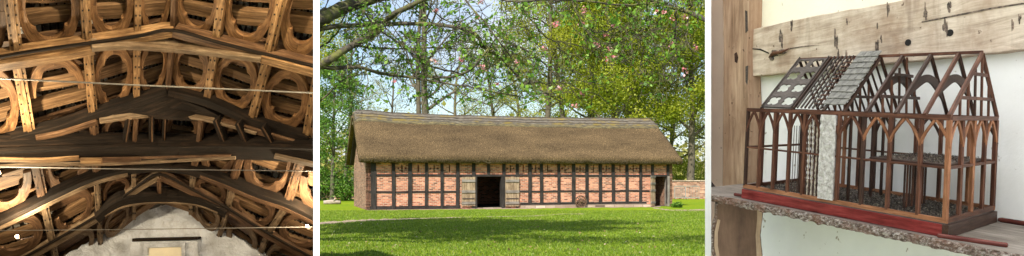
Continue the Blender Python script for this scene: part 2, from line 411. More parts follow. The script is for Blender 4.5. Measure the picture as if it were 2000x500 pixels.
def roof_pt(x, t, side, lift=0):
    """t 0 ridge -> 1 eave (front side=-1), outer surface"""
    sag = -.10*math.sin(math.pi*x/L)+.16*math.exp(-((x+.3)/1.3)**2)*.6
    zt = RZ+sag; ov = .52; y = W/2; ye = -ov if side < 0 else W+ov; ze = H+.17
    yy = y+(ye-y)*t; zz = zt+(ze-zt)*t
    # softly rounded ridge, belly near the eave
    zz -= .16*math.exp(-(t/.05)**2); zz += .10*math.sin(math.pi*t)
    n_ = noise.noise(Vector((x*.8, t*4, side*3)))*.05+noise.noise(Vector((x*3, t*14, side)))*.025
    return Vector((x, yy-(0 if side > 0 else n_)*.6, zz+n_+lift))
def roof_part(ta, tb, thick, lift, xa, xb, nx=110, nt_=16, scallop=0):
    rings = []
    for i in range(nx+1):
        x = xa+(xb-xa)*i/nx; r_ = []
        e = tb+(scallop*abs(math.sin(x*math.pi/.55)) if scallop else 0)
        for side in (-1, 1):
            ts = [ta+(e-ta)*k/nt_ for k in range(nt_+1)]
            if side == 1: ts = ts[1:] if ta == 0 else ts
            pts = []
            for q in ts:
                p = roof_pt(x, q, side, lift)
                endd = min((x-xa), (xb-x)); p.z -= .10*math.exp(-(endd/.12)**2); 
                if side < 0: p.x += (0.16*(1-q)*(-1) if x > L else (.10*(1-q) if x < 0 else 0))
                pts.append(p)
            if side < 0: r_ = pts[::-1]
            else: r_ = r_+pts
        inner = []
        jag = .035*noise.noise(Vector((x*6, 0, 4)))
        for side in (1, -1):
            for q in ((e, .02) if side == 1 else (.02, e)):
                p = roof_pt(x, q, side, 0); p.z += -thick+(jag if q > .5 else 0); p.y += side*(-.10 if q > .5 else 0); inner.append(p)
        rings.append(r_+inner)
    s = MB(); s.loft(rings); return s
roof_part(0, 1, .34, 0, -.42, L+.42).build('thatched_roof', m_th, barn, smooth=True)
roof_part(.235, .295, .10, .06, -.37, L+.37, 300, 4, .006).build('mossy_skirt', m_moss, barn, smooth=True)
rc = roof_part(0, .25, .10, .13, -.36, L+.36, 260, 8, .0).build('thatch_ridge_cap', m_rg, barn, smooth=True)
m_lig = plain('hazel_rod', (.09,.065,.045), .9, .3, 20)
for q in (.07,.16,.232):
    s = MB(); s.tube([roof_pt(-.3+i*(L+.6)/60, q+.004*math.sin(i), -1, .15) for i in range(61)], .022, 5); s.build('ridge_rod', m_lig, rc)
m_straw = plain('straw', (.11,.083,.05), .95, .5, 30)
s = MB()
for i in range(1500):
    x = random.uniform(-.4, L+.4); p = roof_pt(x, random.uniform(.985,1.0), -1); p.z -= random.uniform(.0,.3)
    q = p+Vector((random.uniform(-.04,.04), -random.uniform(.0,.05), -random.uniform(.02,.06)))
    s.face([p+Vector((-.012,0,0)), p+Vector((.012,0,0)), q], [(0,0)]*3)
s.build('straw_fringe', m_straw, barn)
# barge rafter under left verge
s = MB(); s.bar((-.12, -.1, H-.12), (-.12, W/2, RZ-.42), .09, .2, (1,0,0)); s.bar((-.12, W+.1, H-.12), (-.12, W/2, RZ-.42), .09, .2, (1,0,0)); s.build('barge_rafter', m_tim, barn)

# cart wheel leaning on the wall
def wheel(name, loc, rz, tilt, rad, ns, m, label):
    root = empty(name, loc, rz); tag(root, label, 'wheel')
    s = MB(); n = 28; rings = []
    def ringpts(r, y0, y1, ri): return [Vector((0,y0,ri)), Vector((0,y1,ri)), Vector((0,y1,r)), Vector((0,y0,r))]
    rings = []
    for k in range(n+1):
        a = 2*math.pi*k/n; M_ = Matrix.Rotation(a, 3, 'Y'); rings.append([M_@p for p in ringpts(rad, -.035, .035, rad*.84)])
    Rt = Matrix.Rotation(tilt, 3, 'X')
    up = Vector((0,0,rad))
    rings = [[Rt@(p+up) for p in r] for r in rings]
    s.loft(rings, caps=False); s.build('rim', m, root)
    for k in range(ns):
        a = 2*math.pi*(k+.3)/ns; v = Vector((math.cos(a), 0, math.sin(a))); s = MB()
        s.bar(Rt@(v*rad*.12+up), Rt@(v*rad*.86+up), .035, .045, (0,1,0)); s.build('spoke', m, root)
    s = MB(); s.tube([Rt@(Vector((0,-.13,0))+up), Rt@(Vector((0,-.08,0))+up), Rt@(Vector((0,.08,0))+up)], [rad*.12, rad*.2, rad*.2], 12); s.build('hub', m, root)
    return root
m_wh = wood('old_wheel_wood', (.05,.03,.02), (.15,.09,.055), (.28,.18,.11), 3, 20, .8)
xw = bx(1131.5); pw = A0+d*xw+Vector((d.y,-d.x,0))*.28
wheel('cart_wheel', (pw.x, pw.y, .0), math.atan2(d.y,d.x), R(-9), .345, 12, m_wh, 'old wooden spoked cart wheel leaning against the brick barn front')

# ------------------------------------------------------------------ behind and beside the barn
m_gwx = brickmat('garden_wall_brick', (0,2), (.26,.11,.06), (.42,.22,.14), (.34,.27,.2), .27, .1, .012, .5)
Yw = 62
def garden_wall(pxa, pxb, Yw, pyt, name, label):
    a = P(pxa, 350, Yw); b_ = P(pxb, 350, Yw); zt = CAMZ+(HOR-pyt)/F*Yw
    r = empty(name, (a.x, Yw, 0)); tag(r, label, 'wall')
    s = MB(); s.box(0, b_.x-a.x, 0, .35, 0, zt-.08); s.build('brickwork', m_gwx, r)
    s = MB(); s.box(-.03, b_.x-a.x+.03, -.05, .4, zt-.08+.002, zt); s.build('coping', m_stone, r)
garden_wall(1296, 1600, 62, 352, 'garden_wall', 'tall weathered brick garden wall to the right of the barn')
garden_wall(420, 694, 63, 352.5, 'garden_wall', 'shaded brick garden wall under the trees left of the barn')
# steel barrier with grey sheeting
m_gal = plain('galvanised_steel', (.5,.52,.54), .4, .1, 10, .8)
for i, (pa, pb) in enumerate(((1317,1338),(1339,1366))):
    a = G(pa, 389.5); Yb = a.y; b_ = P(pb, 389, Yb)
    r = empty('crowd_barrier', (a.x, Yb, 0)); tag(r, ('left of two grey steel barriers before the garden wall, closest to the barn', 'right of two grey steel barriers before the garden wall, farthest from the barn')[i], 'barrier', 'steel barriers by the garden wall')
    Wd = b_.x-a.x; s = MB(); s.tube([(0,0,.15),(0,0,1.0),(.06,0,1.05),(Wd-.06,0,1.05),(Wd,0,1.0),(Wd,0,.15),(0,0,.15)], .025, 6); s.build('frame', m_gal, r)
    for k in range(1, 9):
        s = MB(); x = Wd*k/9; s.tube([(x,0,.15),(x,0,1.05)], .012, 5); s.build('bar', m_gal, r)
    for x in (.08, Wd-.08):
        s = MB(); s.tube([(x,-.3,.03),(x,0,.16),(x,.3,.03)], .022, 5); s.build('foot', m_gal, r)
m_tarp = plain('grey_sheeting', (.33,.34,.34), .6, .3, 3)
s = MB(); ctr = G(1336, 388.5); ctr.y += .7; ctr.x += .1; rings = []
for i in range(13):
    u = i/12; x = ctr.x-.9+1.9*u; hh = .25+.75*math.sin(math.pi*min(1, u*1.02))**.6*(1+.12*math.sin(9*u)); rings.append([Vector((x+.05*math.sin(k*2+i), ctr.y-.5*math.cos(math.pi*k/6), hh*math.sin(math.pi*k/6)*(1+.08*math.sin(k*3+i*2)))) for k in range(7)])
s.loft(rings); tag(s.build('tarpaulin', m_tarp, smooth=True), 'heap of crumpled grey sheeting behind the steel barriers', 'tarpaulin')
# log on the grass
m_log = wood('pale_log', (.2,.15,.10), (.42,.35,.27), (.6,.52,.42), 2, 10, .9)
s = MB(); a = G(632,399); b_ = G(665,399); s.tube([a+Vector((0,0,.12)), (a+b_)/2+Vector((0,.1,.14)), b_+Vector((0,0,.12))], [.13,.15,.11], 10)
s.tube([(a*.4+b_*.6)+Vector((0,0,.18)), (a*.4+b_*.6)+Vector((.1,-.1,.36))], [.06,.04], 6)
tag(s.build('fallen_log', m_log, smooth=True), 'pale bare log lying on the grass left of the barn', 'log')

# ------------------------------------------------------------------ trees
m_bark = plain('bark', (.105,.088,.058), .95, .45, 3.5, bs=.8, bd=.05)
m_bark2 = plain('mossy_bark', (.15,.135,.06), .95, .5, 3.5, bs=.8, bd=.05)
yel = leafmat('spring_leaf_yellow', [(0,(.25,.28,.012)), (.5,(.43,.45,.03)), (1,(.56,.55,.07))], .55, clump=.35)
mid = leafmat('spring_leaf_green', [(0,(.17,.24,.01)), (.5,(.36,.41,.025)), (1,(.54,.54,.05))], .55, clump=.35)
grn = leafmat('leaf_deep_green', [(0,(.05,.13,.012)), (.5,(.12,.25,.025)), (1,(.26,.42,.05))], .4, clump=.4)
olv = leafmat('bud_olive', [(0,(.22,.19,.05)), (.5,(.36,.33,.08)), (1,(.48,.45,.13))], .35, clump=.35)
def tree(name, base, height, tr, label, lm, nleaf, leafsize, spread=.42, first=.3, seed=1, forks=1, cluster=.75, lean=(0,0), barkm=None, limbs=13, low=0, twigs=5, group='trees behind the barn', top=1.0, cat='tree'):
    r_ = random.Random(seed); root = empty(name, base); tag(root, label, cat, group)
    tk = MB(); tips = []
    def grow(p, dirv, length, rad, lvl):
        n = 5 if lvl == 0 else 4; pts = [p.copy()]; rs = [rad]; q = p.copy(); dd = dirv.normalized()
        for i in range(n*(2 if lvl == 0 else 1)):
            dd = (dd+Vector((r_.gauss(0,.10+.08*lvl), r_.gauss(0,.10+.08*lvl), r_.gauss(.03,.06+.05*lvl)))*(.5 if lvl == 0 else 1)).normalized()
            q = q+dd*length/(n*(2 if lvl == 0 else 1)); pts.append(q.copy()); rs.append(max(rad*(1-(.8 if lvl else .72)*(len(pts)-1)/(n*(2 if lvl == 0 else 1))), .012))
        tk.tube(pts, rs, (8,6,4,3)[lvl], caps=False); return pts, rs, dd
    for fk in range(forks):
        ang = r_.uniform(0, 6.28) if forks > 1 else 0
        dv = Vector((lean[0]+(.16*math.cos(fk*math.pi+.4) if forks > 1 else 0), lean[1], 1))
        pts, rs, _ = grow(Vector((0,0,0)) if fk == 0 else Vector((.2,0,height*.08)), dv, height*(1 if fk == 0 else .85), tr*(1 if fk == 0 else .7), 0)
        for k in range(limbs):
            f = first+(1-first)*(k+r_.random()*.8)/limbs; i = min(f, .985)*(len(pts)-1); a = int(i); p = pts[a].lerp(pts[a+1], i-a)
            az_ = k*2.4+r_.uniform(-.5,.5); ln = height*spread*(1.08-f*.62)*r_.uniform(.7,1.15); el = .25+.6*f+r_.uniform(-.15,.25)
            dv = Vector((math.cos(az_), math.sin(az_)*.8, el)); rad = max(rs[a]*.5, .03)
            lp, lr, _ = grow(p, dv, ln, rad, 1)
            for j in range(twigs+1):
                g_ = .3+.7*(j+r_.random())/(twigs+1); i2 = min(g_, .98)*(len(lp)-1); a2 = int(i2); p2 = lp[a2].lerp(lp[a2+1], i2-a2)
                dv2 = Vector((dv.x+r_.gauss(0,.8), dv.y+r_.gauss(0,.8), dv.z*.7+r_.gauss(.15,.4)))
                tp, t_r, _ = grow(p2, dv2, ln*.42*r_.uniform(.6,1.2), max(lr[a2]*.5,.02), 2)
                for _q in range(3):
                    tips.append(tp[r_.randint(2, len(tp)-1)])
                for _q in range(2):
                    k2 = r_.randint(1, len(tp)-2)
                    e, _, _ = grow(tp[k2], Vector((r_.gauss(0,1), r_.gauss(0,1), r_.gauss(.2,.6))), ln*.2, .016, 3); tips += [e[-1], e[2]]
            tips.append(lp[-1])
    if low:
        for k in range(low): tips.append(Vector((r_.gauss(0,height*.14), r_.gauss(0,height*.12), r_.uniform(.05,.4)*height)))
    tk.build('trunk', barkm or m_bark, root, smooth=True)
    nleaf = int(nleaf*(2.9 if base[0] > 8 else 2.0)); tips = np.array([tuple(t) for t in tips]); sel = rng.integers(0, len(tips), nleaf)
    wgt = rng.uniform(.2, 1, len(tips)); sel = rng.choice(len(tips), nleaf, p=wgt/wgt.sum())
    c = tips[sel]+rng.normal(0, cluster*.5, (nleaf,3))*np.array([1,1,.6]); c[:,2] = np.maximum(c[:,2], .2)
    leaf_mesh('crown', c, 1.2, leafsize*.72, .8, lm, root)
    return root
def B(px, Y): p = P(px, 350, Y); return (p.x, p.y, 0)
tree('bare_tree', B(828,60), 21, .36, 'tall nearly bare forked tree rising behind the left half of the thatch', olv, 2600, .13, .36, .3, 11, forks=2, cluster=.9, limbs=13, barkm=m_bark)
tree('budding_tree', B(905,86), 17, .28, 'small twiggy tree with thin yellow buds behind the barn ridge middle', olv, 4200, .15, .42, .3, 12, cluster=1.0)
tree('budding_tree', B(975,72), 15, .25, 'thin yellowish budding tree just right of the bare forked tree', yel, 4500, .16, .42, .35, 13, cluster=.9)
tree('spring_tree', B(1070,62), 20, .30, 'slender yellow-green tree with dark trunk behind the middle of the thatch', yel, 9500, .19, .34, .33, 14, cluster=.95)
tree('spring_tree', B(1100,66), 21, .28, 'tall yellow-green tree close right of the slender one behind the roof', yel, 9000, .19, .36, .4, 15, cluster=.95)
tree('leafy_tree', B(1205,60), 17, .40, 'broad fresh green tree with stout trunk behind the right half of the thatch', mid, 17000, .22, .42, .25, 16, cluster=1.1, limbs=17)
tree('leafy_tree', B(1262,70), 21, .36, 'high olive green tree filling the sky above the right roof end', yel, 13000, .21, .36, .25, 17, cluster=1.1, limbs=16)
tree('leafy_tree', B(1348,64), 17, .34, 'large green tree with dark trunk over the right garden wall', mid, 14000, .22, .36, .28, 18, cluster=1.0, limbs=17)
tree('leafy_tree', B(1140,74), 19, .30, 'yellow-green tree rising between the slender spring trees and the broad green one', yel, 12000, .21, .38, .2, 31, cluster=1.2, limbs=17)
tree('leafy_tree', B(1300,82), 19, .30, 'pale olive tree standing behind the thatch end and garden wall', olv, 9000, .21, .40, .15, 32, cluster=1.3, limbs=17)
tree('leafy_tree', B(1235,90), 24, .34, 'tallest far yellow tree behind the broad green tree', yel, 11000, .24, .36, .2, 33, cluster=1.3, limbs=17)
tree('leafy_tree', B(1030,92), 18, .28, 'far yellow-green tree behind the middle of the roof', yel, 8000, .2, .42, .15, 34, cluster=1.3, limbs=17)
tree('leafy_tree', B(1160,88), 21, .36, 'far pale green tree seen between the spring trees', mid, 11000, .24, .38, .2, 19, cluster=1.2)
tree('leafy_tree', B(1420,74), 19, .36, 'golden green tree at the far right edge of the lawn view', yel, 9000, .22, .40, .2, 20, cluster=1.1)
tree('leafy_tree', B(648,56), 9.5, .17, 'young bright green tree beside the left barn gable', grn, 9500, .17, .34, .2, 21, cluster=.8, low=50, limbs=14)
tree('leafy_tree', B(600,66), 18, .32, 'tall thin yellow-green tree behind the left edge of the lawn', yel, 8500, .19, .36, .2, 22, cluster=1.0)
tree('budding_tree', B(672,82), 17, .26, 'pale budding tree behind the young green tree left of the barn', olv, 4500, .18, .34, .2, 23, cluster=1.0)
tree('budding_tree', B(762,92), 15, .24, 'distant hazy twiggy tree behind the left roof corner', olv, 2600, .16, .38, .2, 26, cluster=1.0)
tree('leafy_tree', B(560,80), 16, .32, 'dark green tree far left behind the hidden lawn edge', mid, 6000, .24, .42, .15, 24, cluster=1.2)
def bush(name, base, r, h, n, lm, label, size, group=None, cat='bush'):
    root = empty(name, base); tag(root, label, cat, group)
    s = MB()
    for k in range(9):
        a = k*.7; s.tube([(0,0,0), (r[0]*.3*math.cos(a), r[1]*.3*math.sin(a), h*.5), (r[0]*.6*math.cos(a), r[1]*.6*math.sin(a), h*.85)], [.03,.02,.008], 4)
    s.build('stem', m_bark, root)
    v = rng.normal(size=(n,3)); v /= np.linalg.norm(v, axis=1)[:,None]; rad = rng.uniform(.35, 1, n)**.5
    lump = 1+.22*np.sin(v[:,0]*5+h)+.18*np.sin(v[:,1]*7+v[:,2]*4)
    c = v*(rad*lump)[:,None]*np.array([r[0], r[1], h*.55]); c[:,2] += h*.5; c[:,2] = np.maximum(c[:,2], .03)
    leaf_mesh('foliage', c, .8, size, .8, lm, root)
bush('bush', G(1323,405.5), (.36,.3), .30, 900, grn, 'small dark green bush growing at the right front corner of the barn', .07)
bush('bush', B(626,58), (2.0,1.2), 2.4, 4200, grn, 'dark green bush under the trees at the left edge of the lawn', .16)
bush('bush', B(674,57), (1.0,.9), 1.6, 2000, grn, 'leafy bush between the young tree and the left barn gable', .14)
for i, (px, lab) in enumerate(((1235,'round yellow-green shrub top showing just over the right end of the ridge'),)):
    bush('tall_shrub', B(px,56), (2.2,1.6), 6.4, 4200, yel, lab, .17)
bush('tall_shrub', B(1322,78), (3.2,2), 4.0, 3500, mid, 'mid green shrub beyond the right garden wall', .2)
# distant hedge and field beyond the wall
s = MB(); s.face([(-300,300,0.0), (400,300,0.0), (400,420,9), (-300,420,9)], [(0,0)]*4)
m_hill = plain('far_wood', (.055,.075,.035), .95, .5, .12); tag(s.build('distant_rise', m_hill), kind='structure')
nn = 26000; c = np.stack([rng.uniform(-70,110,nn), rng.uniform(118,135,nn), np.abs(rng.normal(0,3.2,nn))], 1)
c[:,2] += 1.6*np.sin(c[:,0]*.35)+1.2*np.sin(c[:,0]*.9)+1.5; c[:,2] = np.maximum(c[:,2], .1)
tag(leaf_mesh('distant_woodland', c, .6, .8, .8, olv), 'band of distant woodland beyond the field behind the trees', 'woodland', kind='stuff')

# ------------------------------------------------------------------ apple tree whose boughs hang into the view
m_abark, nt, b = mat('apple_bark')
n1 = noi(nt, coords(nt), 9, 7, .7); n2 = noi(nt, coords(nt), 2.6, 5, .65)
c = ramp(nt, n1, [(.32, (.02,.016,.012)), (.55, (.075,.06,.042)), (.75, (.18,.155,.105))])
c = mixc(nt, ramp(nt, n2, [(.48, (0,0,0)), (.62, (.8,.8,.8))]), c, (.15,.155,.03))
nt.links.new(c, b.inputs['Base Color']); b.inputs['Roughness'].default_value = .95; bump(nt, b, n1, 1, .03)
m_aleaf = leafmat('apple_leaf', [(0,(.09,.20,.02)), (.5,(.20,.38,.04)), (1,(.36,.55,.09))], .5, .45, clump=2)
m_pink = leafmat('apple_blossom', [(0,(.75,.16,.22)), (.5,(.85,.35,.40)), (1,(.9,.62,.64))], .35, .5, clump=3)
AT = Vector((-7.6,17.6,0)); apple = empty('apple_tree', AT)
tag(apple, 'gnarled apple tree in pink bud whose mossy boughs hang over the lawn', 'tree')
def ap(px, py, Y): return P(px, py, Y)-AT
lim = MB(); tw = MB(); lc = []; bc = []
r_ = random.Random(5)
def a4(x, y): return (620+x/2, y/2)
def a5(x, y): return (1000+x/2, y/2)
boughs = [
 ([a4(-120,120),a4(0,75),a4(60,50),a4(130,20),a4(200,5),a4(280,-30),a4(420,-110)], 36,14,16.5),
 ([a4(-140,330),a4(-20,270),a4(40,240),a4(90,205),a4(160,165),a4(220,135),a4(260,90),a4(300,55),a4(380,15),a4(470,-30)], 18,9,16.0),
 ([a4(-60,130),a4(30,110),a4(100,100),a4(250,95),a4(350,92),a4(480,98),a4(560,110),a4(620,135),a4(650,185),a4(700,215),a4(760,270),a5(40,322)], 11,5,16.6),
 ([a4(-60,255),a4(60,265),a4(160,262),a4(240,285),a4(330,298),a4(420,300),a4(520,300),a4(600,270),a4(660,200),a4(700,150)], 9,3,16.2),
 ([a4(330,298),a4(450,315),a4(560,335),a4(650,350),a4(760,372),a5(80,385)], 5,2,16.2),
 ([a4(-20,420),a4(60,350),a4(120,300),a4(190,285)], 4,2,16.4),
 ([a4(140,180),a4(280,190),a4(400,190),a4(470,185),a4(580,190),a4(760,180)], 5,2,17.0),
 ([a4(560,-20),a4(640,70),a4(700,150),a4(760,230),a5(30,290)], 4,1.6,16.0),
 ([a4(340,180),a4(400,240),a4(480,270),a4(560,290),a4(600,330),a4(640,345)], 5,2,16.8),
 ([a4(720,-5),a5(0,5),a5(150,2),a5(300,5),a5(420,18),a5(520,15),a5(600,-5),a5(720,-20)], 4.5,3,15.8),
 ([a5(-40,160),a5(60,200),a5(130,250),a5(180,300),a5(250,340),a5(330,370),a5(370,395)], 4.5,1.6,16.6),
 ([a5(225,-10),a5(260,70),a5(310,120),a5(370,120),a5(440,100),a5(490,120),a5(520,110)], 3.5,1.5,15.8),
 ([a5(790,90),a5(750,75),a5(700,50),a5(640,35),a5(560,10),a5(500,-20)], 10,6,16.0),
 ([a5(530,-10),a5(525,100),a5(515,200),a5(500,260),a5(512,290)], 3,1.4,16.1),
 ([a5(640,40),a5(640,120),a5(620,230),a5(590,270),a5(600,310),a5(630,322)], 3.2,1.3,16.0),
 ([a5(40,30),a5(90,100),a5(140,150),a5(190,165),a5(300,190),a5(350,240)], 3.4,1.4,16.2),
 ([a5(0,270),a5(40,320),a5(100,320),a5(150,332),a5(200,300)], 4,1.4,16.6),
 ([a5(-20,352),a5(80,360),a5(180,365),a5(230,345)], 2.6,1.2,16.5),
 ([a5(690,70),a5(680,140),a5(700,190),a5(745,215)], 3,1.3,15.9),
 ([a5(600,30),a5(570,90),a5(540,140),a5(545,175),a5(600,180)], 2.6,1.2,16.0),
 ([a4(180,40),a4(230,110),a4(300,160),a4(340,200),a4(360,260)], 3.5,1.4,16.3),
 ([a4(0,190),a4(60,150),a4(110,60),a4(150,-10)], 4,2.5,16.9),
 ([a4(420,0),a4(470,60),a4(540,90),a4(600,60),a4(680,20)], 3,1.5,16.4),
]
allb = []
for pts, w0, w1, Y in boughs:
    q = []; n = len(pts)
    for i in range(n-1):
        for k in range(4):
            t = k/4; p0 = pts[max(i-1,0)]; p1 = pts[i]; p2 = pts[i+1]; p3 = pts[min(i+2,n-1)]
            cr = [0.5*((2*p1[a])+(-p0[a]+p2[a])*t+(2*p0[a]-5*p1[a]+4*p2[a]-p3[a])*t*t+(-p0[a]+3*p1[a]-3*p2[a]+p3[a])*t**3) for a in (0,1)]
            q.append(cr)
    q.append(list(pts[-1])); m_ = len(q); Q = []
    ph = r_.uniform(0, 6)
    for i, (x, y) in enumerate(q):
        x += r_.gauss(0, .9 if w0 < 9 else .4); y += r_.gauss(0, .9 if w0 < 9 else .4)
        Q.append(ap(x, y, Y+.5*math.sin(ph+i*.25)+r_.gauss(0,.03)))
    rr = [max((w0+(w1-w0)*i/(m_-1))*.5*16/F*(1+r_.uniform(-.12,.14)), .008) for i in range(m_)]
    (lim).tube(Q, rr, 8 if w0 > 6 else 6, caps=True); allb.append((Q, rr))
def inview(p):
    q = p+AT; px = 1000+F*q.x/q.y; return px
def iny(p):
    q = p+AT; return HOR-(q.z-CAMZ)/q.y*F
def twig(p, dirv, ln, rad, depth):
    pts = [p]; q = p; dd = dirv.normalized(); n = 5
    for i in range(n):
        dd = (dd+Vector((r_.gauss(0,.3), r_.gauss(0,.22), r_.gauss(-.04,.3)))).normalized(); q = q+dd*ln/n; pts.append(q)
    if not all(626 < inview(x) < 1374 and iny(x) < 215 for x in pts): return
    tw.tube(pts, [max(rad*(1-.7*i/n), .006) for i in range(n+1)], 4, caps=False)
    # leaf rosettes at spurs
    for x in pts[2:]:
        if r_.random() < .17:
            for _ in range(r_.randint(2,4)): lc.append(x+Vector((r_.gauss(0,.05), r_.gauss(0,.05), r_.gauss(0,.05))))
    if r_.random() < -1: bc.append(pts[-1])
    if depth > 0:
        for _ in range(r_.choice((1,2,2,3))):
            k = r_.randint(1, n); twig(pts[k], Vector((r_.gauss(dd.x,.8), r_.gauss(dd.y,.7), r_.gauss(dd.z,.8))), ln*.6, rad*.6, depth-1)
for Q, rr in allb:
    for i in range(1, len(Q)-1):
        if r_.random() < .8:
            px = inview(Q[i]);
            if 626 < px < 1374:
                twig(Q[i], Vector((r_.gauss(0,.8), r_.gauss(0,.5), r_.gauss(-.15,.8))), r_.uniform(.35,1.1), min(.014, rr[i]*.5), 2)
# leafy sprays seen in the photograph
for (x, y, n_) in [a4(x,y)+(k,) for x,y,k in ((245,360,9),(230,395,9),(375,240,12),(380,265,10),(360,360,12),(350,390,8),(470,330,6),(440,25,8),(530,60,6),(30,200,14),(50,150,14),(90,60,8),(20,175,10),(300,130,8),(225,180,7),(610,290,14),(640,250,10),(660,290,10),(700,310,10),(730,260,8),(560,90,7),(690,60,9),(720,90,8),(460,150,6),(140,210,8),(90,240,9),(210,330,10),(270,300,9),(290,180,8),(600,250,10),(560,330,8))] + \
              [a5(x,y)+(k,) for x,y,k in ((30,40,12),(60,20,8),(190,80,8),(200,105,10),(270,115,9),(265,2,8),(350,215,12),(380,200,12),(345,145,6),(560,15,14),(600,10,16),(650,5,14),(690,10,12),(520,35,8),(640,75,10),(600,130,9),(700,130,8),(630,190,12),(600,205,9),(740,180,10),(730,200,8),(370,280,4),(500,150,6),(440,70,6),(330,40,8),(80,190,6),(170,290,5),(270,360,6),(215,410,6),(105,130,9),(130,125,8),(20,190,7),(90,260,6),(60,280,8),(20,260,8),(250,350,5),(580,160,8),(690,240,5),(660,150,10),(670,40,12),(540,0,12),(150,50,6))]:
    base = ap(x, y, 16.1+r_.uniform(-.4,.4))
    for _ in range(int(n_*.85)): lc.append(base+Vector((r_.gauss(0,.11), r_.gauss(0,.1), r_.gauss(0,.10))))
for (x, y) in [a5(*q) for q in ((285,40),(280,50),(172,93),(168,98),(270,92),(330,173),(370,230),(398,220),(565,47),(590,47),(630,70),(675,60),(678,100),(625,168),(715,190),(745,180),(680,278),(188,345),(275,368),(245,412),(395,103),(365,138),(128,188),(20,245),(383,190))]+[a4(*q) for q in ((465,40),(620,68),(640,10),(455,238),(560,232),(640,260),(650,275),(700,330),(300,315))]:
    bc.append(ap(x, y, 15.9))
limb_o = lim.build('bough', m_abark, apple, smooth=True)
tw.build('twig', m_abark, apple)
lc = [p for p in lc if 629 < inview(p) < 1371 and iny(p) < 214 and (iny(p) < 55 or inview(p) < 1060 or r_.random() < .38)]
leaf_mesh('leaves', [tuple(p) for p in lc], .6, .098, .66, m_aleaf, apple, fold=.12)
pk = []
for p in bc:
    if not 630 < inview(p) < 1370: continue
    for _ in range(12): pk.append(p+Vector((r_.gauss(0,.032), r_.gauss(0,.03), r_.gauss(0,.028))))
leaf_mesh('blossom', [tuple(p) for p in pk], .3, .05, .95, m_pink, apple, fold=.15)
# trunk and the high crown above the view that shades the lawn
s = MB(); s.tube([(0,0,0),(.1,.05,1.2),(-.05,-.1,2.6),(.2,0,4.2),(.6,.2,6.0),(1.4,.1,7.4)], [.36,.28,.27,.25,.2,.12], 10)
for e in (ap(540,60,16.6), ap(545,140,16.2), ap(585,75,16.6), ap(588,128,16.2)):
    s.tube([(0,-.05,2.4), Vector((0,-.05,2.4)).lerp(e,.5)+Vector((0,0,.2)), e], [.16,.13,.09], 8)
hc = []
for k in range(44):
    a = k*2.4; p0 = Vector((.2+.03*k, .02*k, 4.4+.06*k)); ln_ = math.sqrt(r_.uniform(.05,1))
    tgt = Vector((3.0+5.6*ln_*math.cos(a), .6+4.4*ln_*math.sin(a), 8.8+r_.uniform(-.4,1.5)))
    midp = p0.lerp(tgt, .5)+Vector((0,0,.5)); s.tube([p0, midp, tgt], [.08,.05,.015], 5)
    for _ in range(6):
        q = midp.lerp(tgt, r_.random())+Vector((r_.gauss(0,.9), r_.gauss(0,.9), r_.gauss(.2,.4))); hc.append(q)
s.build('trunk', m_abark, apple, smooth=True)
hl = [tuple(q+Vector((r_.gauss(0,.35), r_.gauss(0,.35), r_.gauss(0,.25)))) for q in hc for _ in range(140)]
hl = [q for q in hl if q[2] > 7.6]
leaf_mesh('high_crown', hl, 1.2, .17, .8, m_aleaf, apple)

# ------------------------------------------------------------------ white strips added to fill the gaps between the three views
m_white, nt, b = mat('white_paint'); b.inputs['Base Color'].default_value = (.88,.88,.87,1); b.inputs['Roughness'].default_value = .6
def divider(pxa, pxb, Ya, Yb, z1, lab):
    s = MB(); ka = (pxa-1000)/F; kb = (pxb-1000)/F
    s.prism([(ka*Ya,Ya,0), (kb*Ya,Ya,0), (kb*Yb,Yb,0), (ka*Yb,Yb,0)], (0,0,z1))
    tag(s.build('added_divider_strip', m_white), lab, 'wall')
def divider_hall(pxa, pxb, lab):
    s = MB(); ka = (pxa-1000)/F; kb = (pxb-1000)/F
    prof = [(5.2,0),(5.2,3.3),(8.2,4.1),(15.3,2.0),(15.3,0)]
    s.loft([[Vector((ka*y,y,z)) for y, z in prof], [Vector((kb*y,y,z)) for y, z in prof]])
    tag(s.build('added_divider_strip', m_white), lab, 'wall')
divider_hall(612, 624, 'narrow added white divider between the old roof timbers and the lawn')
divider(1377, 1389, 4.25, 4.68, 3.0, 'narrow added white divider between the lawn and the room with the model')

# ================================================================== LEFT: old hall roof
m_oak = wood('golden_oak', (.03,.014,.006), (.30,.175,.08), (.74,.50,.26), 3.0, 34, .6, 3.0, .5, .012)
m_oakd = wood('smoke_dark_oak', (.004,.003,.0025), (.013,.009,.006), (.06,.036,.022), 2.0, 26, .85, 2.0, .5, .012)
m_oakm = wood('brown_oak', (.018,.010,.006), (.12,.066,.035), (.36,.22,.12), 3.0, 30, .6, 2.6, .5, .012)
m_oakp = wood('pale_dry_oak', (.04,.027,.017), (.22,.155,.095), (.55,.43,.29), 3.0, 30, .7, 3.0, .5, .012)
m_oakr = wood('curved_oak', (.025,.012,.006), (.19,.10,.045), (.50,.30,.14), 3.0, 26, .6, 2.2, .5, .012)
m_oakq = wood('curved_dry_oak', (.03,.02,.013), (.17,.115,.07), (.42,.31,.20), 3.0, 26, .65, 2.2, .5, .012)
m_brd = wood('rafter_board', (.03,.016,.008), (.17,.10,.05), (.50,.32,.17), 2.0, 24, .7, 1.8, .4, .01)
m_slate, nt, b = mat('roof_slates')
v = nt.nodes.new('ShaderNodeTexVoronoi'); v.inputs['Scale'].default_value = 9; nt.links.new(coords(nt), v.inputs['Vector'])
sx = nt.nodes.new('ShaderNodeSeparateColor'); nt.links.new(v.outputs['Color'], sx.inputs[0])
c = ramp(nt, sx.outputs[0], [(.2, (.02,.018,.015)), (.5, (.10,.09,.075)), (.62, (.6,.57,.5))])
nt.links.new(c, b.inputs['Base Color']); bump(nt, b, v.outputs['Distance'], 1, .03)
CX = 335
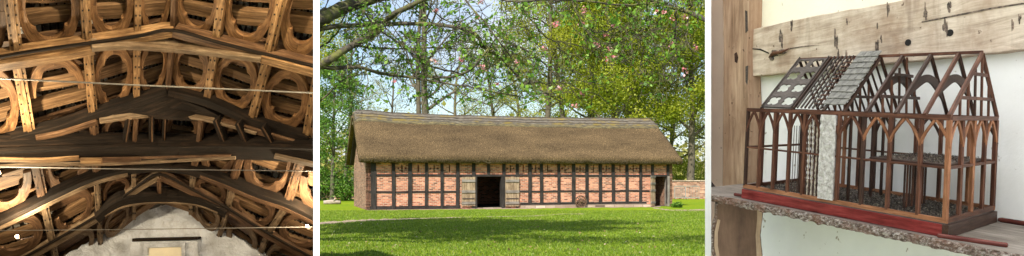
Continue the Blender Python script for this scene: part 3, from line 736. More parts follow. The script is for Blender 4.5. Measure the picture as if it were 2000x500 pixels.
m_hole0 = plain('peg_dark', (.012,.008,.006), .9, .2, 10)
def LY(px, py): return 1/(.125-(.125-.0667)*py/500+.00004*abs(px-CX))
def LP(px, py, off=0): return P(px, py, LY(px, py)-off)
def lnorm(side):
    a = LP(CX+side*20, 0); b_ = LP(CX+side*220, 0); c_ = LP(CX+side*20, 400)
    n_ = (b_-a).cross(c_-a).normalized(); return n_ if n_.z > 0 else -n_
NRM = {-1: lnorm(-1), 1: lnorm(1)}
kc = (612-1000)/F; CLIPL = [((0,0,0), Vector((1,-kc,0)).normalized())]
def lstrip(mb, pts, wd, off, th):
    """timber running along photo points on the roof plane; wd in px (number or list)"""
    n = len(pts); rings = []
    for i, (x, y) in enumerate(pts):
        a = pts[max(i-1,0)]; b_ = pts[min(i+1,n-1)]; tx, ty = b_[0]-a[0], b_[1]-a[1]; l = math.hypot(tx,ty); nx, ny = -ty/l, tx/l
        w_ = wd[i] if isinstance(wd, (list,tuple)) else wd
        ex = NRM[-1 if x < CX else 1]*th
        p = LP(x-nx*w_/2, y-ny*w_/2, off); q = LP(x+nx*w_/2, y+ny*w_/2, off)
        rings.append([p, q, q+ex, p+ex])
    mb.loft(rings)
def smooth(pts, k=4):
    out = []; n = len(pts)
    for i in range(n-1):
        for j in range(k):
            t = j/k; p0 = pts[max(i-1,0)]; p1 = pts[i]; p2 = pts[i+1]; p3 = pts[min(i+2,n-1)]
            out.append(tuple(0.5*((2*p1[a])+(-p0[a]+p2[a])*t+(2*p0[a]-5*p1[a]+4*p2[a]-p3[a])*t*t+(-p0[a]+3*p1[a]-3*p2[a]+p3[a])*t**3) for a in (0,1)))
    out.append(tuple(pts[-1])); return out
SL = {-1: empty('roof_slope', LP(160,150)), 1: empty('roof_slope', LP(480,150))}
tag(SL[-1], 'left slope of old timber roof with round wind braces between golden posts', 'roof')
tag(SL[1], 'right slope of old timber roof with round wind braces beside the white divider', 'roof')
def ln(mb, name, m, parent, **k):
    if parent is not None and parent.type == 'EMPTY' and parent.location.length > 0:
        off = parent.location; mb.v = [tuple(Vector(v)-off) for v in mb.v]; cl = [(Vector(p)-off, n_) for p, n_ in CLIPL]
    elif parent is not None and 'off' in k: off = k.pop('off'); mb.v = [tuple(Vector(v)-off) for v in mb.v]; cl = [(Vector(p)-off, n_) for p, n_ in CLIPL]
    else: cl = CLIPL
    k.pop('off', None)
    return mb.build(name, m, parent, clip=cl, **k)
cols = [
 [(-105,-75),(-88,140),(-62,300),(-45,440),(-30,520),(-20,570)],
 [(12,-75),(34,117),(60,270),(86,398),(104,482),(116,545)],
 [(162,-75),(172,95),(183,238),(190,352),(194,428),(197,485)],
 [(271,-75),(269,79),(267,205),(262,336),(262,378),(262,430)],
 [(341,-75),(336,67),(328,185),(311,326),(311,350),(311,400)],
 [(442,-75),(419,90),(402,203),(376,338),(373,378),(372,420)],
 [(566,-75),(521,116),(490,240),(452,360),(443,415),(425,470)],
 [(690,-75),(622,141),(598,275),(560,400),(520,463),(497,525)],
 [(800,-75),(735,170),(705,310),(660,440),(620,500),(590,560)]]
cw = [26,26,20,13,9,15,19,22,20]
cmat = {0:m_oak, 1:m_oak, 2:m_oakm, 3:m_oakp, 4:m_oakp}
for ci, col in enumerate(cols):
    for ri in range(5):
        if ci == 4 and ri > 3: continue
        a, b_ = col[ri], col[ri+1]; s = MB(); side = -1 if ci <= 4 else 1
        f = 1-.10*ri; wv = cw[ci]*f*(1 if ri < 3 else .85)
        lstrip(s, [a, b_], [wv*1.03, wv*.97], .16, .10)
        if ci in (0,1,2,6,7,8):
            nx = wv*.30
            lstrip(s, [(a[0],a[1]+4),(b_[0],b_[1]-4)], nx*1.3, .19, .025)
        mm = (m_oak,m_oak,m_oakm,m_oakp,m_oakp)[ri] if ci != 4 else m_oakm
        if ci in (0,8): 
            if ci == 8: continue
        s.split = len(s.f); s.m2 = m_hole0
        if ci != 4:
            ll = math.hypot(b_[0]-a[0], b_[1]-a[1]); tx, ty = (b_[0]-a[0])/ll, (b_[1]-a[1])/ll; nk = int(ll/19)
            for k in range(nk):
                for sg in (-1, 1):
                    cx_ = a[0]+tx*(k+.5+random.uniform(-.2,.2))*ll/nk-ty*sg*wv*.30; cy_ = a[1]+ty*(k+.5)*ll/nk+tx*sg*wv*.30; e_ = 1.5
                    s.prism([LP(cx_-e_,cy_-e_,.168), LP(cx_+e_,cy_-e_,.168), LP(cx_+e_,cy_+e_,.168), LP(cx_-e_,cy_+e_,.168)], NRM[side]*.02)
        ln(s, 'purlin', mm, SL[side])
def bil(q, u, v): # q: TL TR BR BL
    return (q[0][0]*(1-u)*(1-v)+q[1][0]*u*(1-v)+q[2][0]*u*v+q[3][0]*(1-u)*v, q[0][1]*(1-u)*(1-v)+q[1][1]*u*(1-v)+q[2][1]*u*v+q[3][1]*(1-u)*v)
for ri in range(5):
    for ci in range(8):
        q = (cols[ci][ri], cols[ci+1][ri], cols[ci+1][ri+1], cols[ci][ri+1]); side = -1 if ci < 4 else 1
        # rafters/boards lying behind
        nb = (4,4,3,3,3)[ri]
        for k in range(nb):
            v0 = (k+.5+random.uniform(-.08,.08))/nb; hw = random.uniform(.24,.34)/nb; dv = random.uniform(-.025,.025); s = MB()
            pts = [bil(q, -.02, v0-dv), bil(q, .5, v0+random.uniform(-.012,.012)), bil(q, 1.02, v0+dv)]
            hgt = (abs(q[3][1]-q[0][1])+abs(q[2][1]-q[1][1]))/2
            lstrip(s, pts, hgt*hw*2, -.16, .07); ln(s, 'rafter', m_brd if k % 3 else m_oakm, SL[side], bevel=.005)
        # laths
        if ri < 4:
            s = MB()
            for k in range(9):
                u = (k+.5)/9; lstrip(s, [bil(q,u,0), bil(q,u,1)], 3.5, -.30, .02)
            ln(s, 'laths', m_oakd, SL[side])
        cy, ry = .5+random.uniform(-.03,.03), random.uniform(.43,.485)
        if ri >= 3 and ci in (3,4): continue
        bmat = (m_oakr, m_oakr, m_oakm, m_oakm, m_oakq)[ri]
        wdp = abs(q[1][0]-q[0][0]); mg = cw[ci]*.45/wdp
        jx = random.uniform(-.012,.012); fat = random.uniform(-.05,.05)
        for quad in range(4):
            if (ri, ci) == (1,1) and quad in (0,1): continue
            if ri == 2 and ci in (0,7) and quad in (2,3): continue
            if ri >= 3 and ci in (1,6) and quad == 2: continue
            a0 = quad*90; s = MB(); pts_o = []; pts_i = []
            for k in range(13):
                th = R(a0+90*k/12); loc = 90*k/12
                ro = 1.0+.02*math.sin(R(loc*2))**2; rin = .73+fat-.085*math.exp(-((loc-45)/(6+quad))**2)
                pts_o.append((ro*math.cos(th), ro*math.sin(th))); pts_i.append((rin*math.cos(th), rin*math.sin(th)))
            rings = []
            for (xo, yo), (xi, yi) in zip(pts_o, pts_i):
                O_ = bil(q, .5+xo*(.5-mg), cy+yo*ry); I_ = bil(q, .5+xi*(.5-mg), cy+yi*ry)
                ex = NRM[side]*.05; p = LP(*O_, .06); r2 = LP(*I_, .06); rings.append([p, r2, r2+ex, p+ex])
            s.loft(rings)
            if ln(s, 'wind_brace', bmat, SL[side], bevel=.005) is None: pass
# slate covering over each slope, running on above and past the view
for side in (-1, 1):
    s = MB(); X0, X1 = (-330, CX) if side < 0 else (CX, 900)
    p = [LP(X0,-480,-.42), LP(X1,-480,-.42), LP(X1,520,-.42), LP(X0,520,-.42)]
    s.prism(p, NRM[side]*.06); ln(s, 'slate_covering', m_slate, SL[side])
# trusses
TR = {}
def truss(key, loc, label):
    TR[key] = tag(empty('roof_truss', loc), label, 'roof truss', 'trusses of the old hall roof'); return TR[key]
def tpart(key, name, pts, wd, off, th, m, sm=True):
    s = MB(); lstrip(s, smooth(pts) if sm and len(pts) > 2 else pts, wd if not isinstance(wd, (list,tuple)) else wd, off, th); return ln(s, name, m, TR[key], bevel=.008)
def tparts(key, name, pts, w0, w1, off, th, m):
    q = smooth(pts) if len(pts) > 2 else pts; n = len(q); ww = [w0+(w1-w0)*i/(n-1) for i in range(n)]; s = MB(); lstrip(s, q, ww, off, th); return ln(s, name, m, TR[key], bevel=.008)
truss('A', LP(335,90), 'uppermost golden oak truss nearest overhead with pale cambered collar')
tpart('A', 'principal_rafter', [(-90,140),(36,114),(172,93),(269,78),(336,66)], 15, .26, .12, m_oak)
tpart('A', 'principal_rafter', [(336,66),(419,88),(521,114),(625,139)], 15, .26, .12, m_oakm)
tpart('A', 'moulding', [(-90,133),(36,107),(172,87),(269,73),(336,61),(419,83),(521,109),(625,134)], 4, .29, .03, m_oakd)
tparts('A', 'collar_beam', [(-90,150),(0,133),(60,124),(120,115),(185,102)], 17, 12, .33, .12, m_oak)
tparts('A', 'collar_beam', [(180,98),(230,94),(290,96),(360,101),(440,110),(508,119)], 9, 9, .36, .12, m_oakp)
tparts('A', 'collar_beam', [(508,117),(560,130),(625,148)], 13, 15, .33, .12, m_oak)
truss('B', LP(330,220), 'second smoke-blackened truss with a curved collar carrying short leaning struts')
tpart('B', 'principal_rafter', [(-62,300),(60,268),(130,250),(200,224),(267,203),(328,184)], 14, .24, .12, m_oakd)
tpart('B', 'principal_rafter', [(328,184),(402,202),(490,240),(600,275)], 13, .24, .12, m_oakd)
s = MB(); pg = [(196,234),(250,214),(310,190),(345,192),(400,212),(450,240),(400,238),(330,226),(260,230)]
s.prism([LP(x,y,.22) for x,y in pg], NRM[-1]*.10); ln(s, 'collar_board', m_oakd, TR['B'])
tpart('B', 'collar_beam', [(195,240),(260,231),(330,227),(400,236),(450,248),(500,262)], 5, .34, .10, m_oakp)
tpart('B', 'brace', [(70,272),(120,262),(190,240)], 8, .3, .1, m_oakm)
tpart('B', 'brace', [(430,240),(500,258),(612,292)], 9, .3, .1, m_oakm)
for (a, b_, w_) in (((243,292),(252,236),9),((262,292),(266,235),9),((296,290),(296,230),9),((386,288),(392,238),10),((441,290),(420,236),11),((484,290),(463,242),11),((535,290),(512,250),9),((322,232),(320,288),7)):
    s = MB(); lstrip(s, [a,b_], w_, .38, .08); ln(s, 'strut', m_oakd if a[0] not in (262,386) else m_oakm, TR['B'], bevel=.006)
    s = MB(); lstrip(s, [(a[0]+1,a[1]),(b_[0]+1,b_[1])], 2, .40, .02); ln(s, 'strut_fillet', m_oakm, TR['B'])
truss('C', LP(320,305), 'massive black moulded tie beam crossing the whole roof below the struts')
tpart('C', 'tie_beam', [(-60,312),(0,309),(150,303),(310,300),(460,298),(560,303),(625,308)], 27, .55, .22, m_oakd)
tpart('C', 'moulding', [(-60,301),(0,299),(150,293),(310,290),(460,288),(625,292)], 4, .60, .06, m_oakd)
tpart('C', 'moulding', [(-60,316),(0,314),(80,315),(155,310)], 7, .60, .06, m_oak)  # golden strip paints the yellow lamplight on the beam's lower left
tpart('C', 'moulding', [(155,313),(310,309),(450,305)], 3, .60, .06, m_oakm)
tpart('C', 'lower_edge', [(-60,328),(0,326),(90,322),(180,322),(300,317),(460,309)], 6, .58, .10, m_oakp)
tpart('C', 'lower_edge', [(535,306),(570,314),(625,326)], 8, .62, .10, m_oakp)
s = MB(); s.prism([LP(x,y,.64) for x,y in ((157,308),(197,308),(198,320),(157,320))], (0,.04,0)); ln(s, 'patch_board', m_oak, TR['C'])
s = MB(); s.prism([LP(x,y,.63) for x,y in ((200,307),(273,306),(273,316),(200,318))], (0,.04,0)); ln(s, 'patch_board', m_oakm, TR['C'])
truss('D', LP(320,345), 'long arched truss just below the tie beam, pale along its underside')
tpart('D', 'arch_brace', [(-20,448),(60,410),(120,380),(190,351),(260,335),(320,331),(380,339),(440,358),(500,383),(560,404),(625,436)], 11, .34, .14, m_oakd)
tpart('D', 'arch_edge', [(-20,456),(60,418),(120,388),(190,357),(250,342)], 7, .36, .10, m_oakp)
tpart('D', 'arch_edge', [(390,345),(440,365),(500,390),(560,411),(625,443)], 6, .36, .10, m_oakm)
tpart('D', 'principal_rafter', [(311,322),(376,340),(420,356),(500,378)], 9, .24, .1, m_oakd)
tpart('D', 'principal_rafter', [(311,322),(262,334),(190,352),(86,396)], 9, .24, .1, m_oakd)
truss('E', LP(312,392), 'lowest truss with black arched collar against the white plaster gable')
tpart('E', 'principal_rafter', [(40,515),(104,480),(194,427),(262,377),(311,348)], 9, .28, .12, m_oakp)
tpart('E', 'principal_rafter', [(311,348),(373,377),(443,414),(520,462),(575,492),(625,520)], 9, .28, .12, m_oakm)
tpart('E', 'moulding', [(40,508),(104,473),(194,420),(262,371),(311,342),(373,371),(443,408),(520,456),(625,514)], 3, .31, .03, m_oakd)
tparts('E', 'collar_beam', [(190,432),(215,410),(250,394),(310,389),(375,393),(415,408),(440,420)], 13, 13, .38, .16, m_oakd)
tpart('E', 'collar_edge', [(205,424),(245,404),(310,397),(380,401),(425,417)], 3, .40, .05, m_oakp)
tpart('E', 'king_post', [(311,350),(312,384)], 8, .3, .08, m_oakm)
# gable wall of white plaster
m_pl, nt, b = mat('rough_plaster')
n1 = noi(nt, coords(nt), 6, 8, .7, .5); n2 = noi(nt, coords(nt), 1.6, 4, .6)
c = ramp(nt, n2, [(.35, (.52,.55,.6)), (.6, (.84,.9,1.0))])
nt.links.new(mixc(nt, .6, c, ramp(nt, n1, [(.3, (.5,.48,.45)), (.55, (1,1,1))]), 'MULTIPLY'), b.inputs['Base Color']); b.inputs['Roughness'].default_value = .9; bump(nt, b, n1, 1, .12)
gw = tag(empty('gable_wall', P(320,460,13.6)), 'rough white plaster gable wall with a small blocked window below the timbers', 'wall')
s = MB(); YG = 13.2
outl = [(105,512),(150,486),(190,462),(218,440),(240,418),(258,402),(300,396),(335,395),(368,401),(398,424),(428,438),(455,458),(482,476),(508,496),(520,520)]
jit = []
for i in range(len(outl)-1):
    for k in range(4):
        t = k/4; jit.append((outl[i][0]*(1-t)+outl[i+1][0]*t+random.uniform(-2.5,2.5), outl[i][1]*(1-t)+outl[i+1][1]*t+random.uniform(-2.5,2.5)))
jit.append((520,560)); jit.append((105,560))
s.prism([P(x,y,YG) for x,y in jit], (0,.25,0)); ln(s, 'plaster', m_pl, gw)
s = MB(); s.prism([P(x,y,YG-.14) for x,y in ((255,472),(385,470),(392,560),(250,560))], (0,.14,0)); ln(s, 'plaster_reveal', m_pl, gw)
s = MB(); s.prism([P(x,y,YG-.17) for x,y in ((258,466),(386,463),(386,468),(330,470),(258,472))], (0,.15,0)); ln(s, 'lintel', m_oakd, gw)
m_cream = plain('cream_paint', (.72,.66,.5), .6, .08, 4)
s = MB(); s.prism([P(x,y,YG-.20) for x,y in ((280,476),(361,474),(363,540),(355,540),(354,482),(288,484),(288,540),(280,540))], (0,.06,0)); win = ln(s, 'window_frame', m_pl, gw)
s = MB(); s.prism([P(x,y,YG-.155) for x,y in ((287,483),(355,481),(356,540),(287,540))], (0,.012,0)); ln(s, 'window_blind', m_cream, gw)
m_hf = plain('low_bounce_floor', (.12,.10,.085), .9, .1, 2)  # unseen floor added for bounce light, darkened to cut the fill
s = MB(); s.face([(-14,4,.007),(-1.25,4.8,.007),(-3.9,15.0,.007),(-14,15.0,.007)], [(0,0)]*4); tag(s.build('low_bounce_floor', m_hf), kind='structure')
# big backing wall far below/behind the slopes, closes the hall
m_dk = plain('dark_wall', (.05,.04,.035), .9, .3, 2)
s = MB(); s.prism([P(x,y,15.1) for x,y in ((-260,700),(612,700),(612,380),(-260,380))], (0,.15,0)); tag(ln(s, 'hall_end_wall', m_dk, None), kind='structure')
s = MB(); s.prism([(-8.6,3.5,0),(-14.5,14,0),(-14.5,14,6),(-8.6,3.5,6)], (-.2,0,0)); tag(s.build('sun_block_wall', m_dk), kind='structure')  # unseen wall added to block sun from the left
s = MB(); s.box(-12, -1.42, 5.25, 5.4, 0, .93); tag(s.build('light_block_wall', m_dk, clip=CLIPL), kind='structure')  # unseen walls added to keep sky and ground light out of the hall
s = MB(); s.box(-12, -1.40, 5.25, 5.4, 2.95, 5.6); tag(s.build('light_block_wall', m_dk, clip=CLIPL), kind='structure')
s = MB(); s.box(-12, -3.85, 5.25, 5.4, .93, 2.95); tag(s.build('light_block_wall', m_dk), kind='structure')
# tie rods
m_rod = plain('steel_rod', (.28,.27,.25), .45, .2, 15, .6)
for (a, b_, off, r0, lab) in (((-80,149),(625,182),.75,.008,'topmost pale steel tie rod strung across the hall roof'), ((-80,325),(625,334),.85,.006,'middle steel tie rod just under the black tie beam'), ((-80,451),(625,443),.7,.006,'lowest dark steel tie rod in front of the plaster gable')):
    s = MB(); s.tube([LP(a[0],a[1],off), P((a[0]+b_[0])/2, (a[1]+b_[1])/2+1, (LY(*a)+LY(*b_))/2-off), LP(b_[0],b_[1],off)], r0, 6); tag(ln(s, 'tie_rod', m_rod, None), lab, 'tie rod', 'steel tie rods in the hall roof')
# spotlights; the two highest are added out of view to brighten the top
m_em, nt, b = mat('lamp_glow'); b.inputs['Emission Color'].default_value = (1,.78,.45,1); b.inputs['Emission Strength'].default_value = 60
for i, (px, py, off, pw, lab) in enumerate(((330,-160,1.3,330,'added unseen lamp overhead above the uppermost truss'), (-90,40,1.9,480,'added unseen lamp at the left high up near the golden truss'), (33,462,1.2,80,'small glowing spotlight at the lower left of the roof'), (600,441,1.2,90,'small glowing spotlight by the white divider on the right slope'), (-4,336,1.6,120,'bright spotlight at the far left end of the tie beam'))):
    p = LP(px, py, off); r = tag(empty('spotlight', p), lab, 'spotlight', 'spotlights among the roof timbers')
    s = MB(); rings = []
    for k in range(7):
        a = math.pi*k/6; rings.append([Vector((.02*math.sin(a)*math.cos(t*math.pi/4), .02*math.sin(a)*math.sin(t*math.pi/4), .02*math.cos(a))) for t in range(8)])
    s.loft(rings); s.build('bulb', m_em, r, smooth=True)
    s = MB(); s.tube([(0,.02,-.02),(0,.05,-.05)], [.02,.014], 10); s.tube([(0,.05,-.05),(-.02,.4,-.03)], .005, 5); s.build('lamp_holder', m_iron, r)
    L_ = bpy.data.lights.new('spotlight_lamp', 'POINT'); L_.energy = pw; L_.color = (1,.80,.52); L_.shadow_soft_size = .04
    lo = bpy.data.objects.new('spotlight_lamp', L_); C.objects.link(lo); lo.location = p+Vector((0,-.05,.10))

# ================================================================== RIGHT: model of a timber frame on a shelf
F2 = P(1848,430,2.6); F1 = P(1452,362,3.5); B2 = P(1942,404,3.0)
U = F1-F2; V = B2-F2; Wv = P(1857,228,2.6)-F2
def M(u, v, w_): return F2+U*u+V*v+Wv*w_
ORG = M(.5,.5,-.17)
nU = U.normalized(); nV = V.normalized(); nW = Wv.normalized(); FN = U.cross(Wv).normalized()
if FN.y > 0: FN = -FN                            # towards the viewer
def mu(px, v=0):
    k = (px-1000)/F; o = F2+V*v; return (k*o.y-o.x)/(U.x-k*U.y)
kr = (1389-1000)/F; CLIPR = [((0,0,0), Vector((-1,kr,0)).normalized())]
model = tag(empty('building_model', ORG), 'open timber-frame hall model on a red plinth showing roof and wall layers', 'model building')
m_mw = wood('model_reddish_wood', (.025,.010,.007), (.10,.04,.023), (.26,.12,.07), 8, 120, .5, 9, .3, .002)
m_mo = wood('model_orange_wood', (.10,.04,.018), (.27,.115,.055), (.46,.24,.13), 8, 120, .5, 9, .3, .002)
m_md = wood('model_dark_wood', (.015,.009,.007), (.05,.025,.017), (.11,.06,.04), 8, 120, .5, 9, .3, .002)
m_mg = wood('model_grey_wood', (.03,.025,.022), (.085,.07,.06), (.18,.155,.135), 8, 100, .6, 9, .3, .002)
m_red = wood('red_stained_wood', (.05,.007,.006), (.20,.028,.026), (.36,.085,.075), 5, 60, .35, 6, .3, .003)
def mb_(mb, name, m, parent=None, bevel=.0012, root=None, smooth=False):
    rt = root if root is not None else model; off = rt.location
    mb.v = [tuple(Vector(v_)-off) for v_ in mb.v]
    return mb.build(name, m, parent or rt, bevel=bevel, smooth=smooth, clip=[(Vector(p)-off, n_) for p, n_ in CLIPR])
us = sorted([mu(p) for p in (1848,1791,1731,1680,1632,1597,1565,1536,1507,1479,1453)])
def mbar(name, a, b_, wd, dp, m, up=None, **k):
    s = MB(); s.bar(M(*a), M(*b_), wd, dp, up or FN); return mb_(s, name, m, **k)
pt = .013
for side, vv in ((0,0.012),(1,.988)):
    for i, u in enumerate(us):
        if side == 0 and i == 5: continue
        m = m_mo if (side == 0 and i == 0) else random.choice((m_mw, m_mw, m_mo if side else m_mw, m_md))
        uu = min(max(u,.006),.994)
        mbar('post', (uu,vv,0), (uu,vv,.965), pt*(1.25 if i == 0 else 1), pt, m)
for vv in (.26,.5,.74):
    mbar('post', (.006,vv,0), (.006,vv,.965), pt, pt, m_mw if vv != .5 else m_mo, nU); mbar('post', (.994,vv,0), (.994,vv,.965), pt, pt, m_mw, nU)
for vv in (.012,.988):
    mbar('rail', (0,vv,.985), (1,vv,.985), .016, .014, m_mw if vv > .5 else m_mo if False else m_mw)
    mbar('rail', (0.01,vv,.50), (.99,vv,.50), .008, .010, m_mw)
    mbar('base_rail', (-.002,vv,-.012), (1.002,vv,-.012), .018, .012, m_mo)
for uu in (.006,.994):
    mbar('rail', (uu,.02,.985), (uu,.98,.985), .016, .016, m_mw, nU); mbar('rail', (uu,.02,.5), (uu,.98,.5), .010, .010, m_mw, nU)
    mbar('base_rail', (uu,.02,-.012), (uu,.98,-.012), .018, .012, m_mw, nU)
def arch(ua, ub, v, fixed=None, m=m_mo, w0=.70):
    """two curved braces meeting in a pointed arch between two posts"""
    for sgn in (0, 1):
        s = MB(); rings = []
        for k in range(7):
            t = k/6; x = t**1.55; h = w0+(.96-w0)*t
            uu = ua+(ub-ua)*.47*x if sgn == 0 else ub-(ub-ua)*.47*x
            p = M(uu, v, h) if fixed is None else M(fixed, uu, h)
            rings.append(p)
        nn_ = len(rings); rr = []
        perp = FN if fixed is None else nU
        for k in range(nn_):
            t = (rings[min(k+1,nn_-1)]-rings[max(k-1,0)]).normalized(); x = t.cross(perp).normalized()*.0042; y = perp*.004
            rr.append([rings[k]-x-y, rings[k]+x-y, rings[k]+x+y, rings[k]-x+y])
        s.loft(rr); mb_(s, 'arch_brace', m, bevel=0)
for i in range(len(us)-1):
    if i in (4,5) : 
        pass
    arch(us[i], us[i+1], .006, m=m_mo if i < 3 else m_mw); arch(us[i], us[i+1], .99, m=m_mw if i % 2 else m_md)
vs = (.012,.26,.5,.74,.988)
for a, b_ in zip(vs[:-1], vs[1:]): arch(a, b_, 0, fixed=.002, m=m_mo)
# plinth: boards all round plus top tray
def slab(u0, u1, v0, v1, w0, w1):
    s = MB(); s.prism([M(u0,v0,w0), M(u1,v0,w0), M(u1,v1,w0), M(u0,v1,w0)], Wv*(w1-w0)); return s
s = MB(); s.loft([[M(u,-.012,-.165), M(u,.02,-.165), M(u,.02,-.045), M(u,-.012,-.045)] for u in (-.008,.3,.6,1.005)]); mb_(s, 'plinth_board', m_red)
s = MB(); s.loft([[M(-.012,v,-.165), M(.012,v,-.165), M(.012,v,-.045), M(-.012,v,-.045)] for v in (-.013,.5,1.01)]); mb_(s, 'plinth_board', m_md)
s = MB(); s.loft([[M(1.006,v,-.165), M(.985,v,-.165), M(.985,v,-.045), M(1.006,v,-.045)] for v in (.025,.5,1.01)]); mb_(s, 'plinth_board', m_red)
mb_(slab(.0,1.0,.0,1.0,-.05,-.032), 'plinth_top', m_mg)
# crushed debris on the floor of the model
m_deb = leafmat('dark_chaff', [(0,(.02,.015,.012)), (.6,(.08,.06,.05)), (1,(.4,.34,.28))], 0, .9, 10)
uv = rng.uniform(0, 1, (9000,2)); pts = [M(.02+.96*a, .04+.92*b2, -.03)+Vector((0,0,abs(random.gauss(0,.004))))-ORG for a, b2 in uv]
deb = leaf_mesh('floor_litter', [tuple(p) for p in pts], 1.5, .009, .35, m_deb, model); tag(deb, kind='stuff')
# loft floor over the two nearest bays
mb_(slab(.015, .33, .03, .97, .505, .53), 'loft_floor', m_md)
uv = rng.uniform(0, 1, (1800,2)); pts = [M(.02+.3*a, .05+.9*b2, .535)+Vector((0,0,abs(random.gauss(0,.002))))-ORG for a, b2 in uv]
tag(leaf_mesh('loft_litter', [tuple(p) for p in pts], 1.5, .008, .35, m_deb, model), kind='stuff')
for uu in (us[1], us[2], us[3]):
    mbar('cross_beam', (uu,.02,.49), (uu,.98,.49), .010, .012, m_mw, nU)
# interior partition studs
for uu, k in ((us[4],4),(us[7],3)):
    for j in range(k):
        vv = .2+.6*j/(k-1); mbar('stud', (uu,vv,-.02), (uu,vv,.97), .010, .010, m_md, nU)
for j in range(9):
    vv = .3+.05*j; mbar('stud', (us[2],vv,-.02), (us[2],vv,.49), .007, .006, m_mw if j % 2 else m_md, nU)
for uu in (us[4],us[7],us[9]): mbar('cross_beam', (uu,.02,.97), (uu,.98,.97), .010, .012, m_md, nU)
# front infill: laths, reeds, plaster
for k in range(5):
    uu = us[8-1]+(us[6]-us[7])*(k+.8)/6; mbar('lath', (uu,.01,0), (uu,.01,.82), .0025, .003, m_md)
    uu = us[6]+(us[7]-us[6])*(k+.8)/6
m_reed = plain('reed_panel', (.34,.29,.23), .9, .5, 90, bd=.004)
ux0, ux1 = us[5]+.008, us[6]-.008
for k in range(7):
    uu = ux0+(ux1-ux0)*(k+.5)/7; s = MB()
    q = [M(uu, .02+.003*math.sin(j*2.2+k), j/26*.9)+Vector((random.gauss(0,.0007),0,0)) for j in range(27)]
    s.tube(q, [.0022+.0022*(j % 2) for j in range(27)], 5); mb_(s, 'reed', m_reed if k % 2 else m_md, bevel=0)
m_wp, nt, b = mat('white_daub'); n1 = noi(nt, coords(nt), 60, 8, .75)
nt.links.new(ramp(nt, n1, [(.3, (.20,.18,.16)), (.5, (.44,.42,.39)), (.7, (.66,.64,.61))]), b.inputs['Base Color']); b.inputs['Roughness'].default_value = .95; bump(nt, b, n1, 1, .006)
ua, ub = mu(1597), mu(1627); s = MB(); gr = []
nu_, nw_ = 10, 46
for i in range(nw_+1):
    row = []
    for j in range(nu_+1):
        p = M(ub+(ua-ub)*j/nu_, .0, .0+.965*i/nw_)+FN*(.004+.0045*noise.noise(Vector((i*.45,j*.6,1)))); row.append(p)
    row += [M(ua, .03, .965*i/nw_), M(ub, .03, .965*i/nw_)]; gr.append(row)
s.loft(gr); mb_(s, 'daub_panel', m_wp, bevel=0)
# roof
RV = .60; RW = .985; RH = 1.655
def RP(u, t, side=0, lift=0):                     # t 0 eave -> 1 ridge
    v = (.0+RV*t) if side == 0 else (1-(1-RV)*t); p = M(u, v, RW+.02+(RH-RW)*t); return p+nW*lift
RNf = (RP(0,1)-RP(0,0)).cross(U).normalized(); RNf = RNf if RNf.z > 0 else -RNf
ru = [mu(p) for p in (1856,1797,1741,1684)]; ru[0] = .006
def rbar(name, u, side, m, wd=.012, dp=.014, t0=-.0, t1=1.0):
    s = MB(); s.bar(RP(u,t0,side), RP(u,t1,side), wd, dp, nU if False else RNf); return mb_(s, name, m)
for i, u in enumerate(ru):
    rbar('rafter', u, 0, m_mw if i in (0,1) else m_md); rbar('rafter', u, 1, m_md if i else m_mw)
for u in (mu(1640), mu(1600), mu(1540), mu(1480)):
    rbar('rafter', u, 0, m_md, .010,.012, 0,.99); rbar('rafter', u, 1, m_md)
s = MB(); s.bar(RP(.004,1,0,.004), RP(mu(1480),1,0,.004), .010, .012, nW); mb_(s, 'ridge_piece', m_mw)
# collars with arched underside in the middle trusses
for u in (ru[1], ru[2], ru[3]):
    s = MB(); n = 12; up_ = []; lo_ = []
    for k in range(n+1):
        f = k/n; tt = .60+.07*math.sin(math.pi*f); a = RP(u,tt,0); c_ = RP(u,tt,1); up_.append(a.lerp(c_, f))
        tl = .18+.36*math.sin(math.pi*f)**.7; a = RP(u,tl,0); c_ = RP(u,tl,1); lo_.append(a.lerp(c_, f))
    for k in range(n): pass
    rr = [[up_[k]-nU*.004, lo_[k]-nU*.004, lo_[k]+nU*.004, up_[k]+nU*.004] for k in range(n+1)]
    s.loft(rr); mb_(s, 'arched_collar', m_md)
# studded gable frames
for u in (ru[0], ru[3]-.02, mu(1600)):
    def GPt(t_, f): return RP(u,t_,0).lerp(RP(u,t_,1), f)
    for tt in (.28,.66):
        s = MB(); s.bar(RP(u,tt,0), RP(u,tt,1), .008, .012, nW); mb_(s, 'gable_rail', m_mw if u < .1 else m_md)
    for f in (.2,.36,.5,.64,.8):
        b0 = GPt(0, f); t_top = min(f/.5, (1-f)/.5)*.94
        # stud rises until it meets the rafter
        tp = RP(u,0,0).lerp(RP(u,0,1), f); apex = GPt(1, .5); top = None
        for q in range(100):
            t_ = q/100; L0 = RP(u,t_,0); L1 = RP(u,t_,1); span = (L1-L0).length; full = (RP(u,0,1)-RP(u,0,0)).length
            need = f*full; left = (L0-RP(u,0,0)).dot(nV)
            if left > need or left+span < need: break
            top = L0+nV*(need-left)
        if top is not None:
            s = MB(); s.bar(b0, top, .007, .008, nU); mb_(s, 'gable_stud', m_mw if f != .5 else m_md)
